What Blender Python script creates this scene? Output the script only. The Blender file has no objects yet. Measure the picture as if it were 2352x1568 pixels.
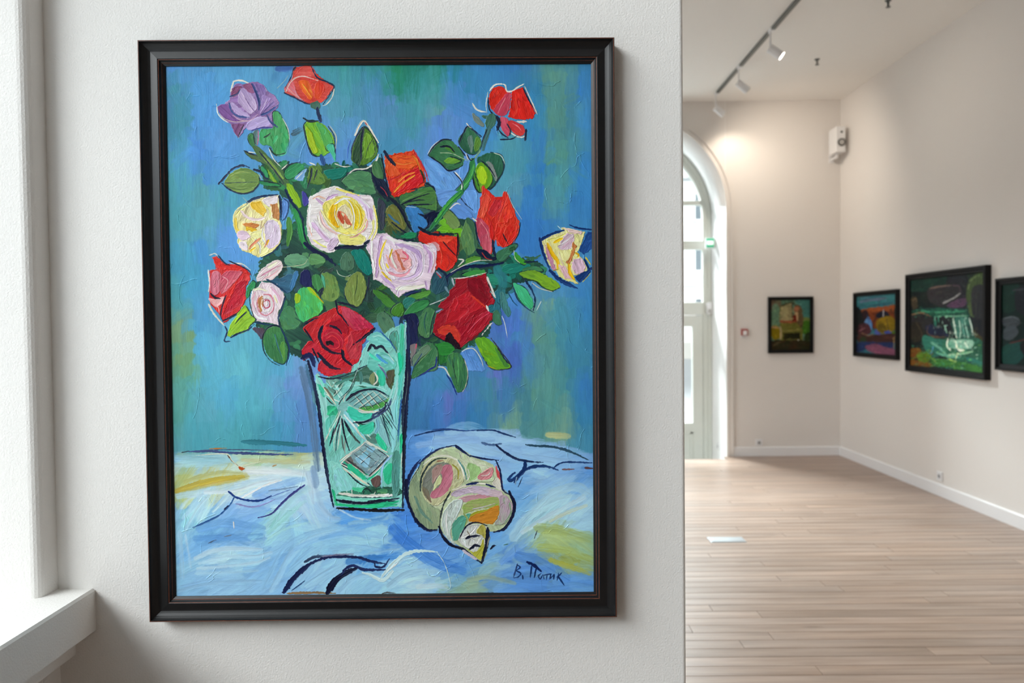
import bpy, bmesh, math, random
import numpy as np
from mathutils import Vector, Matrix
random.seed(7)
C = bpy.context.scene.collection
sc = bpy.context.scene
# ---------------------------------------------------------------- camera
CAM = Vector((0, -1.29, 1.55)); YAW, PITCH, ROLL, FPX = 0.00714, 0.02481, -0.01106, 1655.36
fw = Vector((-math.sin(YAW)*math.cos(PITCH), math.cos(YAW)*math.cos(PITCH), -math.sin(PITCH)))
rt = Vector((math.cos(YAW), math.sin(YAW), 0)); up = rt.cross(fw)
r2 = math.cos(ROLL)*rt+math.sin(ROLL)*up; u2 = -math.sin(ROLL)*rt+math.cos(ROLL)*up
cd = bpy.data.cameras.new('camera'); cam = bpy.data.objects.new('camera', cd); C.objects.link(cam)
M4 = Matrix((r2, u2, -fw)).transposed().to_4x4(); M4.translation = CAM
cam.matrix_world = M4
cd.sensor_width = 36; cd.lens = 36*FPX/2352; cd.clip_start = .02; cd.clip_end = 200
cd.dof.use_dof = True; cd.dof.focus_distance = 1.27; cd.dof.aperture_fstop = 4.2; cd.dof.aperture_blades = 9
sc.camera = cam
# ---------------------------------------------------------------- world, lights, exposure
sc.view_settings.view_transform = 'Standard'; sc.view_settings.look = 'None'
sc.view_settings.gamma = 1; sc.view_settings.use_curve_mapping = False
sc.view_settings.exposure = 0.0
try:
    sc.cycles.use_denoising = True; sc.cycles.max_bounces = 12; sc.cycles.diffuse_bounces = 8
    sc.cycles.sample_clamp_indirect = 6; sc.cycles.caustics_reflective = False; sc.cycles.caustics_refractive = False
except Exception: pass
W = bpy.data.worlds.new('sky'); sc.world = W; W.use_nodes = True
SKY, KEY_P, DOOR_P, NEAR_P = 1.15, 1750, 5200, 1230
bgn = W.node_tree.nodes['Background']; bgn.inputs[0].default_value = (.84, .91, 1.0, 1); bgn.inputs[1].default_value = SKY
def area(name, loc, target, sx, sy, power, col, portal=False):
    l = bpy.data.lights.new(name, 'AREA'); l.shape = 'RECTANGLE'; l.size = sx; l.size_y = sy
    l.energy = power; l.color = col; l.cycles.is_portal = portal
    o = bpy.data.objects.new(name, l); C.objects.link(o); o.location = loc
    o.rotation_euler = (Vector(target)-Vector(loc)).to_track_quat('-Z', 'Y').to_euler()
    return o
# bright sky above the courtyard (left) and above the street (behind the arched door); sun lamp put in to whiten the house across
area('courtyard_skylight', (-7.0, 1.0, 7.2), (-.8, .6, 1.4), 12, 5, KEY_P, (.965, .955, .985))
area('street_skylight', (.3, 13.2, 7.2), (1.5, 6.6, 1.2), 4.5, 2.5, DOOR_P, (.93, .965, 1.0))
area('courtyard_skylight', (-7.6, -7.6, 7.0), (-.3, -.2, 1.5), 6.0, 4.0, NEAR_P, (.965, .955, .985))
sl = bpy.data.lights.new('added_sun', 'SUN'); sl.energy = 5; sl.angle = math.radians(2); sl.color = (1, .97, .92)
so = bpy.data.objects.new('added_sun', sl); C.objects.link(so); so.rotation_euler = Vector((-.25, 1, -.75)).to_track_quat('-Z', 'Y').to_euler()
def spot(name, loc, target, power, col, ang, blend=.9, r=.03):
    l = bpy.data.lights.new(name, 'SPOT'); l.energy = power; l.color = col; l.spot_size = math.radians(ang); l.spot_blend = blend; l.shadow_soft_size = r
    o = bpy.data.objects.new(name, l); C.objects.link(o); o.location = loc
    o.rotation_euler = (Vector(target)-Vector(loc)).to_track_quat('-Z', 'Y').to_euler()
    return o
# ---------------------------------------------------------------- mesh helpers
def link(name, bm, mats, parent=None, smooth=False, kind=None):
    off = parent_world(parent) if parent else Vector((0, 0, 0))
    if off.length: bmesh.ops.translate(bm, vec=-off, verts=bm.verts)
    me = bpy.data.meshes.new(name); bm.to_mesh(me); bm.free()
    for m in (mats if isinstance(mats, (list, tuple)) else [mats]): me.materials.append(m)
    if smooth:
        for p in me.polygons: p.use_smooth = True
    o = bpy.data.objects.new(name, me); C.objects.link(o)
    if parent: o.parent = parent
    if kind: o['kind'] = kind
    return o
def parent_world(p):
    v = Vector(p.location)
    while p.parent: p = p.parent; v += Vector(p.location)
    return v
def thing(name, label, cat, loc, group=None):
    o = bpy.data.objects.new(name, None); C.objects.link(o); o.location = loc; o.empty_display_size = .1
    o['label'] = label; o['category'] = cat
    if group: o['group'] = group
    return o
def setting(name, loc=(0, 0, 0)):
    o = bpy.data.objects.new(name, None); C.objects.link(o); o.location = loc; o['kind'] = 'structure'; return o
def box(bm, a, b, bev=0, seg=2, mi=0):
    a = Vector(a); b = Vector(b)
    r = bmesh.ops.create_cube(bm, size=1, matrix=Matrix.Translation((a+b)/2) @ Matrix.Diagonal((abs(b.x-a.x), abs(b.y-a.y), abs(b.z-a.z), 1)))
    vs = r['verts']
    fs = set(f for v in vs for f in v.link_faces)
    for f in fs: f.material_index = mi
    if bev:
        es = list(set(e for v in vs for e in v.link_edges))
        bmesh.ops.bevel(bm, geom=es, offset=bev, segments=seg, affect='EDGES', profile=.5)
    return bm
def B(a, b, bev=0, seg=2, mi=0):
    return box(bmesh.new(), a, b, bev, seg, mi)
def prism(bm, pts, axis, lo, hi, mi=0):
    """extrude a 2-D outline (list of pairs) along an axis"""
    def P(p, t):
        return {'x': (t, p[0], p[1]), 'y': (p[0], t, p[1]), 'z': (p[0], p[1], t)}[axis]
    v0 = [bm.verts.new(P(p, lo)) for p in pts]; v1 = [bm.verts.new(P(p, hi)) for p in pts]
    n = len(pts); fs = []
    for i in range(n): fs.append(bm.faces.new((v0[i], v0[(i+1) % n], v1[(i+1) % n], v1[i])))
    fs.append(bm.faces.new(v0)); fs.append(bm.faces.new(v1))
    for f in fs: f.material_index = mi
    bmesh.ops.recalc_face_normals(bm, faces=fs)
    return bm
def cyl(bm, p, q, r, r1=None, n=20, mi=0, caps=True):
    p = Vector(p); q = Vector(q); d = q-p
    m = Matrix.Translation((p+q)/2) @ d.to_track_quat('Z', 'Y').to_matrix().to_4x4()
    k = bmesh.ops.create_cone(bm, cap_ends=caps, segments=n, radius1=r, radius2=r if r1 is None else r1, depth=d.length, matrix=m)
    for f in set(f for v in k['verts'] for f in v.link_faces): f.material_index = mi
    return bm
def ringband(bm, cx, cz, r0, r1, y0, y1, a0, a1, n=36):
    """a flat arched band (part of a ring in the xz plane) with depth y0..y1"""
    q = []
    for i in range(n+1):
        a = a0+(a1-a0)*i/n; c, s = math.cos(a), math.sin(a)
        q.append([bm.verts.new((cx+r*c, y, cz+r*s)) for r, y in ((r0, y0), (r1, y0), (r1, y1), (r0, y1))])
    fs = []
    for i in range(n):
        for k in range(4): fs.append(bm.faces.new((q[i][k], q[i+1][k], q[i+1][(k+1) % 4], q[i][(k+1) % 4])))
    fs.append(bm.faces.new(q[0])); fs.append(bm.faces.new(q[-1]))
    bmesh.ops.recalc_face_normals(bm, faces=fs)
    return bm
# ---------------------------------------------------------------- materials
def mat(name, col, rough=.5, metal=0., spec=.5, bump=None, var=None, emit=None, coat=0.):
    m = bpy.data.materials.new(name); m.use_nodes = True; nt = m.node_tree; b = nt.nodes['Principled BSDF']
    b.inputs['Base Color'].default_value = (*col, 1); b.inputs['Roughness'].default_value = rough
    b.inputs['Metallic'].default_value = metal; b.inputs['Specular IOR Level'].default_value = spec
    b.inputs['Coat Weight'].default_value = coat
    tc = nt.nodes.new('ShaderNodeTexCoord')
    if var:   # (scale, amount)
        n = nt.nodes.new('ShaderNodeTexNoise'); n.inputs['Scale'].default_value = var[0]; n.inputs['Detail'].default_value = 4
        nt.links.new(tc.outputs['Object'], n.inputs['Vector'])
        r = nt.nodes.new('ShaderNodeMapRange'); r.inputs[3].default_value = 1-var[1]; r.inputs[4].default_value = 1+var[1]
        nt.links.new(n.outputs['Fac'], r.inputs[0])
        x = nt.nodes.new('ShaderNodeVectorMath'); x.operation = 'SCALE'; x.inputs[0].default_value = col
        nt.links.new(r.outputs[0], x.inputs['Scale']); nt.links.new(x.outputs[0], b.inputs['Base Color'])
    if bump:  # list of (scale, distance, detail)
        prev = None
        for (s, d, det) in bump:
            n = nt.nodes.new('ShaderNodeTexNoise'); n.inputs['Scale'].default_value = s; n.inputs['Detail'].default_value = det
            nt.links.new(tc.outputs['Object'], n.inputs['Vector'])
            k = nt.nodes.new('ShaderNodeBump'); k.inputs['Distance'].default_value = d; k.inputs['Strength'].default_value = 1
            nt.links.new(n.outputs['Fac'], k.inputs['Height'])
            if prev: nt.links.new(prev.outputs[0], k.inputs['Normal'])
            prev = k
        nt.links.new(prev.outputs[0], b.inputs['Normal'])
    if emit:
        b.inputs['Emission Color'].default_value = (*emit[0], 1); b.inputs['Emission Strength'].default_value = emit[1]
    return m
def s2l(h):
    h = h.lstrip('#'); o = []
    for i in (0, 2, 4):
        c = int(h[i:i+2], 16)/255; o.append(c/12.92 if c < .04045 else ((c+.055)/1.055)**2.4)
    return tuple(o)
PLASTER = mat('rough_plaster', (.80, .783, .757), .85, spec=.2, bump=[(22, .0003, 1), (300, .0006, 1)], var=(3, .015))
PLASTER_FAR = mat('smooth_painted_wall', (.775, .742, .712), .9, spec=.15, bump=[(60, .0006, 2)], var=(1.5, .02))
CEIL = mat('ceiling_paint', (.86, .84, .81), .9, spec=.15, bump=[(40, .0005, 2)], var=(1, .01))
WHITE = mat('white_paint', (.84, .84, .85), .45, bump=[(50, .0003, 2)])
REVEAL = mat('white_reveal_paint', (.93, .93, .93), .7, bump=[(50, .0003, 2)])
DOORP = mat('pale_green_grey_paint', (.66, .68, .63), .4, bump=[(40, .0003, 2)], var=(6, .04))
FRAME_BLACK = mat('black_satin_lacquer', (.0075, .0072, .0078), .38, spec=.38, bump=[(420, .00006, 2)], var=(30, .35))
FRAME_EDGE = mat('rubbed_red_brown_edge', (.17, .05, .025), .4, spec=.4, var=(120, .8))
FRAME_SIMPLE = mat('matt_black_wood', (.006, .006, .0065), .5, spec=.2, var=(20, .2))
PLASTIC = mat('white_plastic', (.80, .80, .81), .35, var=(8, .01))
DARKP = mat('dark_plastic', (.03, .033, .032), .4, var=(8, .1))
GREYC = mat('grey_cone_paper', (.42, .41, .40), .6, var=(20, .05))
RAILM = mat('grey_track_metal', (.10, .11, .11), .4, .3, var=(8, .1))
STEEL = mat('brushed_steel', (.62, .68, .72), .28, .85, bump=[(200, .0001, 2)], var=(10, .05))
RED = mat('red_plastic', (.36, .07, .06), .4, var=(10, .05))
GREEN = mat('green_sign_face', (.03, .50, .26), .4, emit=((.05, .7, .35), .12), var=(10, .02))
SIGNW = mat('lit_sign_white', (.85, .9, .88), .4, emit=((.9, 1, .95), .5), var=(10, .01))
LENS = mat('lit_lamp_lens', (1, .95, .85), .3, emit=((1, .93, .78), 9), var=(10, .01))
LENS_DIM = mat('lamp_lens', (.8, .78, .72), .2, var=(10, .01))
CONCRETE = mat('pale_stone_step', (.45, .44, .42), .8, var=(5, .1), bump=[(80, .001, 3)])
FACADE = mat('pale_facade_render', (.78, .80, .80), .9, var=(2, .04), bump=[(20, .004, 3)])
FAC_TRIM = mat('facade_white_trim', (.9, .9, .9), .7, var=(2, .02))
PANE_FAR = mat('dark_window_glass', (.16, .20, .23), .1, spec=.6, var=(2, .2))
ASPHALT = mat('street_paving', (.30, .31, .32), .9, var=(2, .1), bump=[(30, .01, 3)])
def glass_mat():
    m = bpy.data.materials.new('clear_window_glass'); m.use_nodes = True; nt = m.node_tree
    nt.nodes.remove(nt.nodes['Principled BSDF']); o = nt.nodes['Material Output']
    t = nt.nodes.new('ShaderNodeBsdfTransparent'); g = nt.nodes.new('ShaderNodeBsdfGlossy'); g.inputs['Roughness'].default_value = .02
    t.inputs[0].default_value = (.95, .98, .97, 1)
    lw = nt.nodes.new('ShaderNodeLayerWeight'); pw = nt.nodes.new('ShaderNodeMath'); pw.operation = 'POWER'; pw.inputs[1].default_value = 5; nt.links.new(lw.outputs['Facing'], pw.inputs[0])
    f = nt.nodes.new('ShaderNodeMath'); f.operation = 'MULTIPLY_ADD'; f.inputs[1].default_value = .6; f.inputs[2].default_value = .035; nt.links.new(pw.outputs[0], f.inputs[0]); x = nt.nodes.new('ShaderNodeMixShader')
    nt.links.new(f.outputs[0], x.inputs[0]); nt.links.new(t.outputs[0], x.inputs[1]); nt.links.new(g.outputs[0], x.inputs[2])
    nt.links.new(x.outputs[0], o.inputs[0]); return m
GLASS = glass_mat()
def wood_mat():
    m = bpy.data.materials.new('whitewashed_oak'); m.use_nodes = True; nt = m.node_tree; b = nt.nodes['Principled BSDF']; N = nt.nodes.new; L = nt.links.new
    tc = N('ShaderNodeTexCoord'); oi = N('ShaderNodeObjectInfo'); ge = N('ShaderNodeNewGeometry')
    ad = N('ShaderNodeMath'); ad.operation = 'ADD'; L(oi.outputs['Random'], ad.inputs[0]); L(ge.outputs['Random Per Island'], ad.inputs[1])
    fr = N('ShaderNodeMath'); fr.operation = 'FRACT'; L(ad.outputs[0], fr.inputs[0])
    sh = N('ShaderNodeVectorMath'); sh.operation = 'SCALE'; sh.inputs[0].default_value = (13.7, 5.3, 9.1); L(fr.outputs[0], sh.inputs['Scale'])
    a2 = N('ShaderNodeVectorMath'); a2.operation = 'ADD'; L(ge.outputs['Position'], a2.inputs[0]); L(sh.outputs[0], a2.inputs[1])
    mp = N('ShaderNodeMapping'); mp.inputs['Scale'].default_value = (1.6, 26, 26); L(a2.outputs[0], mp.inputs[0])
    n1 = N('ShaderNodeTexNoise'); n1.inputs['Scale'].default_value = 1; n1.inputs['Detail'].default_value = 6; n1.inputs['Roughness'].default_value = .6; L(mp.outputs[0], n1.inputs['Vector'])
    mp2 = N('ShaderNodeMapping'); mp2.inputs['Scale'].default_value = (1.1, 5, 5); L(a2.outputs[0], mp2.inputs[0])
    n2 = N('ShaderNodeTexNoise'); n2.inputs['Scale'].default_value = 1.3; n2.inputs['Detail'].default_value = 3; L(mp2.outputs[0], n2.inputs['Vector'])
    r1 = N('ShaderNodeValToRGB'); L(n1.outputs['Fac'], r1.inputs[0])
    r1.color_ramp.elements[0].position = .25; r1.color_ramp.elements[0].color = (*s2l('8a7566'), 1)
    r1.color_ramp.elements[1].position = .7; r1.color_ramp.elements[1].color = (*s2l('b59f90'), 1)
    # plank to plank tone
    hs = N('ShaderNodeHueSaturation'); mr = N('ShaderNodeMapRange'); mr.inputs[3].default_value = .86; mr.inputs[4].default_value = 1.10; L(fr.outputs[0], mr.inputs[0]); L(mr.outputs[0], hs.inputs['Value'])
    mr2 = N('ShaderNodeMapRange'); mr2.inputs[3].default_value = .75; mr2.inputs[4].default_value = 1.25; L(n2.outputs['Fac'], mr2.inputs[0]); L(mr2.outputs[0], hs.inputs['Saturation']); L(r1.outputs[0], hs.inputs['Color'])
    # knots
    vo = N('ShaderNodeTexVoronoi'); vo.inputs['Scale'].default_value = 1; mp3 = N('ShaderNodeMapping'); mp3.inputs['Scale'].default_value = (1.5, 7, 1); L(a2.outputs[0], mp3.inputs[0]); L(mp3.outputs[0], vo.inputs['Vector'])
    kr = N('ShaderNodeMapRange'); kr.inputs[1].default_value = .03; kr.inputs[2].default_value = .11; kr.inputs[3].default_value = .55; kr.inputs[4].default_value = 0; L(vo.outputs['Distance'], kr.inputs[0])
    mx = N('ShaderNodeMix'); mx.data_type = 'RGBA'; L(kr.outputs[0], mx.inputs[0]); L(hs.outputs[0], mx.inputs[6]); mx.inputs[7].default_value = (*s2l('6f5a48'), 1)
    L(mx.outputs[2], b.inputs['Base Color'])
    b.inputs['Roughness'].default_value = .34; b.inputs['Specular IOR Level'].default_value = .5
    bu = N('ShaderNodeBump'); bu.inputs['Distance'].default_value = .0004; L(n1.outputs['Fac'], bu.inputs['Height']); L(bu.outputs[0], b.inputs['Normal'])
    return m
OAK = wood_mat()
SUB = mat('subfloor', (.06, .045, .035), .9, var=(5, .2))
TEXW, TEXH, GAIN = 1360, 1708, .92
# ---------------------------------------------------------------- the setting
XL, XR, YB, YF, ZC = -.83, 3.693, 6.971, -8.2, 4.043
A_W = .01299; X_E = .3005                     # slight skew of the near wall; its right-hand end
def door_hole():                              # outline of the arched opening in the back wall
    cx, cz, r = 1.341, 2.82, 1.05
    return cx, cz, r
DCX, DCZ, DR = door_hole()
# floor: sub floor and boards
floor = setting('floor')
link('subfloor', B((XL, YF, -.06), (XR, 6.76, -.022)), SUB, floor)
bm = B((DCX+DR, 6.7, -.06), (XR, YB, -.022)); box(bm, (XL, 6.7, -.06), (DCX-DR, YB, -.022)); link('subfloor', bm, SUB, floor)
RW = .088; row0 = YF
def plank_mesh(x0, x1, y0, y1):
    bm = bmesh.new(); g = .0009
    a = (x0+g, y0+g); b = (x1-g, y1-g); c = .0016
    lo = [bm.verts.new(p) for p in ((a[0], a[1], -.02), (b[0], a[1], -.02), (b[0], b[1], -.02), (a[0], b[1], -.02))]
    mi = [bm.verts.new((v.co.x, v.co.y, -c)) for v in lo]
    e = .0003; tp = [bm.verts.new(p) for p in ((a[0]+e, a[1]+c, 0), (b[0]-e, a[1]+c, 0), (b[0]-e, b[1]-c, 0), (a[0]+e, b[1]-c, 0))]
    for i in range(4):
        j = (i+1) % 4
        bm.faces.new((lo[i], lo[j], mi[j], mi[i])); bm.faces.new((mi[i], mi[j], tp[j], tp[i]))
    bm.faces.new(tp)
    return bm
rest = bmesh.new(); y = YF; k = 0
while y < YB-.01:
    y1 = min(y+RW, YB)
    x = XL; x_end = XR
    cuts = [XL]
    x = XL+random.uniform(.5, 2.2)
    while x < XR-.4: cuts.append(x); x += random.uniform(1.6, 2.6)
    cuts.append(XR)
    for a, b in zip(cuts[:-1], cuts[1:]):
        segs = [(a, b)]
        if y1 > 6.79: segs = [s for s in ((a, min(b, DCX-DR)), (max(a, DCX+DR-.03), b)) if s[1]-s[0] > .05]
        for a_, b_ in segs:
            pm = plank_mesh(a_, b_, y, y1)
            if y > 1.35 and k < 290: link('plank', pm, OAK, floor); k += 1
            else:
                me = bpy.data.meshes.new('t'); pm.to_mesh(me); pm.free(); rest.from_mesh(me); bpy.data.meshes.remove(me)
    y += RW
link('planks', rest, OAK, floor, kind='stuff')
link('nosing', B((DCX-DR, 6.755, -.05), (DCX+DR-.03, 6.80, .001), .006), OAK, floor)
ceiling = link('ceiling', B((XL-.4, YF, ZC), (XR+.2, YB+.3, ZC+.15)), CEIL, kind='structure')
# near wall (the pier that carries the large picture)
bm = bmesh.new()
def rounded(px, py, r, a0, n=5):
    return [(px+r*math.cos(a0+i*math.pi/2/n), py+r*math.sin(a0+i*math.pi/2/n)) for i in range(n+1)]
r = .007
out = [(XL-.02, A_W*(XL-.02))]+rounded(X_E-r, A_W*X_E+r, r, -math.pi/2)+rounded(X_E-r, .42-r, r, 0)+[(XL-.02, .42)]
prism(bm, out, 'z', -.02, ZC+.02)
link('wall_middle', bm, PLASTER, kind='structure')
# left wall with deep window openings
XO = -1.28
wins = [(-3.0, -.058, 1.0, 3.75), (1.25, 2.95, 1.0, 3.75), (4.3, 6.0, 1.0, 3.75)]
bm = bmesh.new()
ys = [YF]+[v for w in wins for v in w[:2]]+[YB]
for i in range(0, len(ys), 2):
    if i == 2: continue
    box(bm, (XO, ys[i], -.05), (XL, ys[i+1], ZC+.01))
# pier behind the near window's end: rounded plaster arris
rr = .017
out = [(XO, -.058)]+rounded(XL-rr, -.058+rr, rr, -math.pi/2)+[(XL, 1.25), (XO, 1.25)]
prism(bm, out, 'z', -.05, ZC+.01)
for (a, b, z0, z1) in wins:
    box(bm, (XO, a, -.05), (XL, b, z0)); box(bm, (XO, a, z1), (XL, b, ZC+.01))
link('wall_left', bm, PLASTER, kind='structure')
for n, (a, b, z0, z1) in enumerate(wins):
    w = setting('window_%d' % (n+1), (XO+.08, (a+b)/2, z0))
    zt = 1.0826
    if n == 0:
        bm = bmesh.new()
        prism(bm, [(XO+.02, 1.007), (-.764, 1.007), (-.764, zt-.004), (-.768, zt), (XO+.02, zt)], 'y', a-.12, -.0095)
        s = link('sill', bm, PLASTER, w); s['label'] = 'white plastered window sill'
        link('sill_moulding', B((XL-.01, a-.1, .962), (-.80, -.0095, 1.008), .004), PLASTER, w)
    else:
        link('sill', B((XO+.02, a-.05, 1.03), (XL+.06, b+.05, zt), .005), WHITE, w)
    x0, x1 = XO+.06, XO+.12; zt = 1.0826
    bm = bmesh.new(); f = .06
    box(bm, (x0, a, zt), (x1, b, zt+f)); box(bm, (x0, a, z1-f), (x1, b, z1)); box(bm, (x0, a, zt+f), (x1, a+f, z1-f)); box(bm, (x0, b-f, zt+f), (x1, b, z1-f))
    link('window_frame', bm, WHITE, w)
    m = (a+b)/2
    link('mullion', B((x0, m-.03, zt+f), (x1, m+.03, z1-f)), WHITE, w)
    link('transom', B((x0+.005, a+f, 2.55), (x1-.005, b-f, 2.61)), WHITE, w)
    for (p0, p1) in ((a+f, m-.03), (m+.03, b-f)):
        for (q0, q1) in ((zt+f, 2.55), (2.61, z1-f)):
            link('pane', B((x0+.028, p0, q0), (x0+.032, p1, q1)), GLASS, w)
# right, back and front walls
link('wall_right', B((XR, YF, -.05), (XR+.2, YB+.3, ZC+.01)), PLASTER_FAR, kind='structure')
link('wall_front', B((XO, YF-.2, -.05), (XR+.2, YF, ZC+.01)), mat('brown_low_bounce', (.30, .235, .17), .6, var=(4, .1)), kind='structure')  # unseen end wall, set back and coloured brown to cut bounce light
bm = bmesh.new(); Y2 = YB+.66
def arch_pts(r, n=40): return [(DCX+r*math.cos(math.pi*i/n), DCZ+r*math.sin(math.pi*i/n)) for i in range(n+1)]
# back wall with an arched hole: built as strips over the arch
box(bm, (XO, YB, -.45), (DCX-DR, Y2+.1, ZC+.01)); box(bm, (DCX+DR, YB, -.45), (XR+.1, Y2+.1, ZC+.01))
ap = arch_pts(DR)
vf = [bm.verts.new((x, YB, z)) for x, z in ap]; vb = [bm.verts.new((x, Y2+.1, z)) for x, z in ap]
tf = [bm.verts.new((x, YB, ZC+.01)) for x, z in ap]; tb = [bm.verts.new((x, Y2+.1, ZC+.01)) for x, z in ap]
for i in range(len(ap)-1):
    bm.faces.new((vf[i], vf[i+1], tf[i+1], tf[i])); bm.faces.new((vb[i], tb[i], tb[i+1], vb[i+1]))
    fc = bm.faces.new((vf[i], vb[i], vb[i+1], vf[i+1])); fc.material_index = 1; fc.smooth = True
for f_ in bm.faces:
    c_ = f_.calc_center_median()
    if abs(abs(c_.x-DCX)-DR) < .002: f_.material_index = 1
bmesh.ops.recalc_face_normals(bm, faces=bm.faces)
link('wall_back', bm, [PLASTER_FAR, REVEAL], kind='structure')
# architrave round the arch
tr = setting('trim_1', (DCX, YB, 0))
for (ra, rb, d) in ((DR-.0, DR+.035, .02), (DR+.035, DR+.055, .010), (DR+.055, DR+.078, .026)):
    bm = ringband(bmesh.new(), DCX, DCZ, ra, rb, YB-d, YB+.002, 0, math.pi, 48)
    for s in (-1, 1): box(bm, (DCX+s*ra, YB-d, 0), (DCX+s*rb, YB+.002, DCZ))
    link('architrave', bm, PLASTER_FAR, tr)
# entrance recess: lower step, door frame, fanlight, leaf
st = setting('trim_2', (DCX, 7.2, -.35))
link('step', B((DCX-DR, 6.80, -.37), (DCX+DR, 9.5, -.35)), CONCRETE, st)
link('riser', B((DCX-DR, 6.775, -.36), (DCX+DR, 6.80, -.04)), CONCRETE, st)
d1 = setting('door_1', (DCX, Y2, -.35)); ya, yb = Y2-.04, Y2+.04
bm = ringband(bmesh.new(), DCX, DCZ, DR-.10, DR+.0, ya, yb, 0, math.pi, 48)
for s in (-1, 1): box(bm, (DCX+s*(DR-.10), ya, -.35), (DCX+s*DR, yb, DCZ))
link('door_frame', bm, DOORP, d1)
bm = ringband(bmesh.new(), DCX, DCZ, DR-.045, DR-.005, ya-.02, ya, 0, math.pi, 48)
for s in (-1, 1): box(bm, (DCX+s*(DR-.045), ya-.02, -.35), (DCX+s*(DR-.005), ya, DCZ))
link('frame_moulding', bm, DOORP, d1)
wi = DR-.10
for (z0, z1) in ((2.976, 3.03), (2.433, 2.54), (1.63, 1.787)):
    link('transom', B((DCX-wi, ya+.0, z0), (DCX+wi, yb, z1), .006), DOORP, d1)
for (z0, z1) in ((2.54, 2.976), (1.787, 2.433)):
    link('mullion', B((DCX-.03, ya+.01, z0), (DCX+.03, yb-.01, z1)), DOORP, d1)
    for s in (-1, 1):
        a, b = sorted((DCX+s*.03, DCX+s*wi)); link('pane', B((a, Y2-.003, z0), (b, Y2+.003, z1)), GLASS, d1)
bm = bmesh.new(); hz = 3.03-DCZ
prism(bm, [(DCX+wi*math.cos(a), DCZ+wi*math.sin(a)) for a in [math.asin(hz/wi)+(math.pi-2*math.asin(hz/wi))*i/30 for i in range(31)]], 'y', Y2-.003, Y2+.003)
link('pane', bm, GLASS, d1)
link('glazing_bar', B((DCX-.02, ya+.01, 3.03), (DCX+.02, yb-.01, DCZ+wi)), DOORP, d1)
for s in (-1, 1):                       # two leaves
    xa, xb = sorted((DCX+s*.004, DCX+s*(wi-.004)))
    lf = link('door_leaf', (lambda m: (box(m, (xa, ya+.01, -.34), (xb, yb-.01, .30)), box(m, (xa, ya+.01, 1.49), (xb, yb-.01, 1.625)), box(m, (xa, ya+.01, .30), (xa+.125, yb-.01, 1.49)), box(m, (xb-.125, ya+.01, .30), (xb, yb-.01, 1.49)))[0])(bmesh.new()), DOORP, d1)
    link('pane', B((xa+.125, Y2-.003, .30), (xb-.125, Y2+.003, 1.49)), GLASS, lf)
    bm = bmesh.new(); g = .03                # raised border of the lower panel
    p0, p1, q0, q1 = xa+.13, xb-.13, -.25, .19
    for aa, bb in (((p0, q0), (p1, q0+g)), ((p0, q1-g), (p1, q1)), ((p0, q0), (p0+g, q1)), ((p1-g, q0), (p1, q1))):
        box(bm, (aa[0], ya-.004, aa[1]), (bb[0], ya+.012, bb[1]), .003)
    link('panel_moulding', bm, DOORP, lf)
    link('door_handle', cyl(cyl(bmesh.new(), (DCX+s*.06, ya+.01, .75), (DCX+s*.06, ya-.05, .75), .010), (DCX+s*.06, ya-.05, .75), (DCX+s*.17, ya-.05, .75), .009), STEEL, lf)
# baseboards
def skirting(name, pts):
    link(name, pts, WHITE, kind='structure')
bm = bmesh.new()
prism(bm, [(YB-.016, .001), (YB+.001, .001), (YB+.001, .105), (YB-.010, .105), (YB-.016, .098)], 'x', DCX+DR+.079, XR-.016)
skirting('baseboard_back', bm)
bm = bmesh.new(); prism(bm, [(XR-.016, .001), (XR+.001, .001), (XR+.001, .105), (XR-.010, .105), (XR-.016, .098)], 'y', YF, YB-.0165)
skirting('baseboard_right', bm)
# outside the entrance: street and the house across it
street = link('street', B((-14, 9.5, -.6), (18, 60, -.37)), ASPHALT, kind='structure')
street2 = link('courtyard', B((-16, -12, -.6), (-1.3, 9.45, -.37)), ASPHALT, kind='structure')
bd = thing('building', 'pale rendered house front with white window surrounds across the street', 'building', (1.5, 36.5, -.37))
link('wall', B((-8, 36, -.37), (13, 37, 9.4)), FACADE, bd)
link('cornice', B((-8.2, 35.75, 8.9), (13.2, 36.05, 9.3), .05), FAC_TRIM, bd)
link('string_course', B((-8, 35.9, 3.4), (13, 36.02, 3.65)), FAC_TRIM, bd)
link('plinth', B((-8, 35.9, -.37), (13, 36.02, .5)), CONCRETE, bd)
for zz in (.9, 4.1, 6.7):
    for i in range(11):
        x = -6.9+i*1.78
        bm = bmesh.new(); w_, h_ = .9, 1.5 if zz > 1 else 1.9; f = .09
        for a, b in (((x, zz), (x+w_, zz+f)), ((x, zz+h_-f), (x+w_, zz+h_)), ((x, zz+f), (x+f, zz+h_-f)), ((x+w_-f, zz+f), (x+w_, zz+h_-f)), ((x+w_/2-.05, zz+f), (x+w_/2+.05, zz+h_-f))):
            box(bm, (a[0], 35.9, a[1]), (b[0], 36.02, b[1]))
        wf = link('window', bm, FAC_TRIM, bd)
        link('pane', B((x+f, 35.97, zz+f), (x+w_/2-.05, 36.01, zz+h_-f)), PANE_FAR, wf)
        link('pane', B((x+w_/2+.05, 35.97, zz+f), (x+w_-f, 36.01, zz+h_-f)), PANE_FAR, wf)
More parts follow.
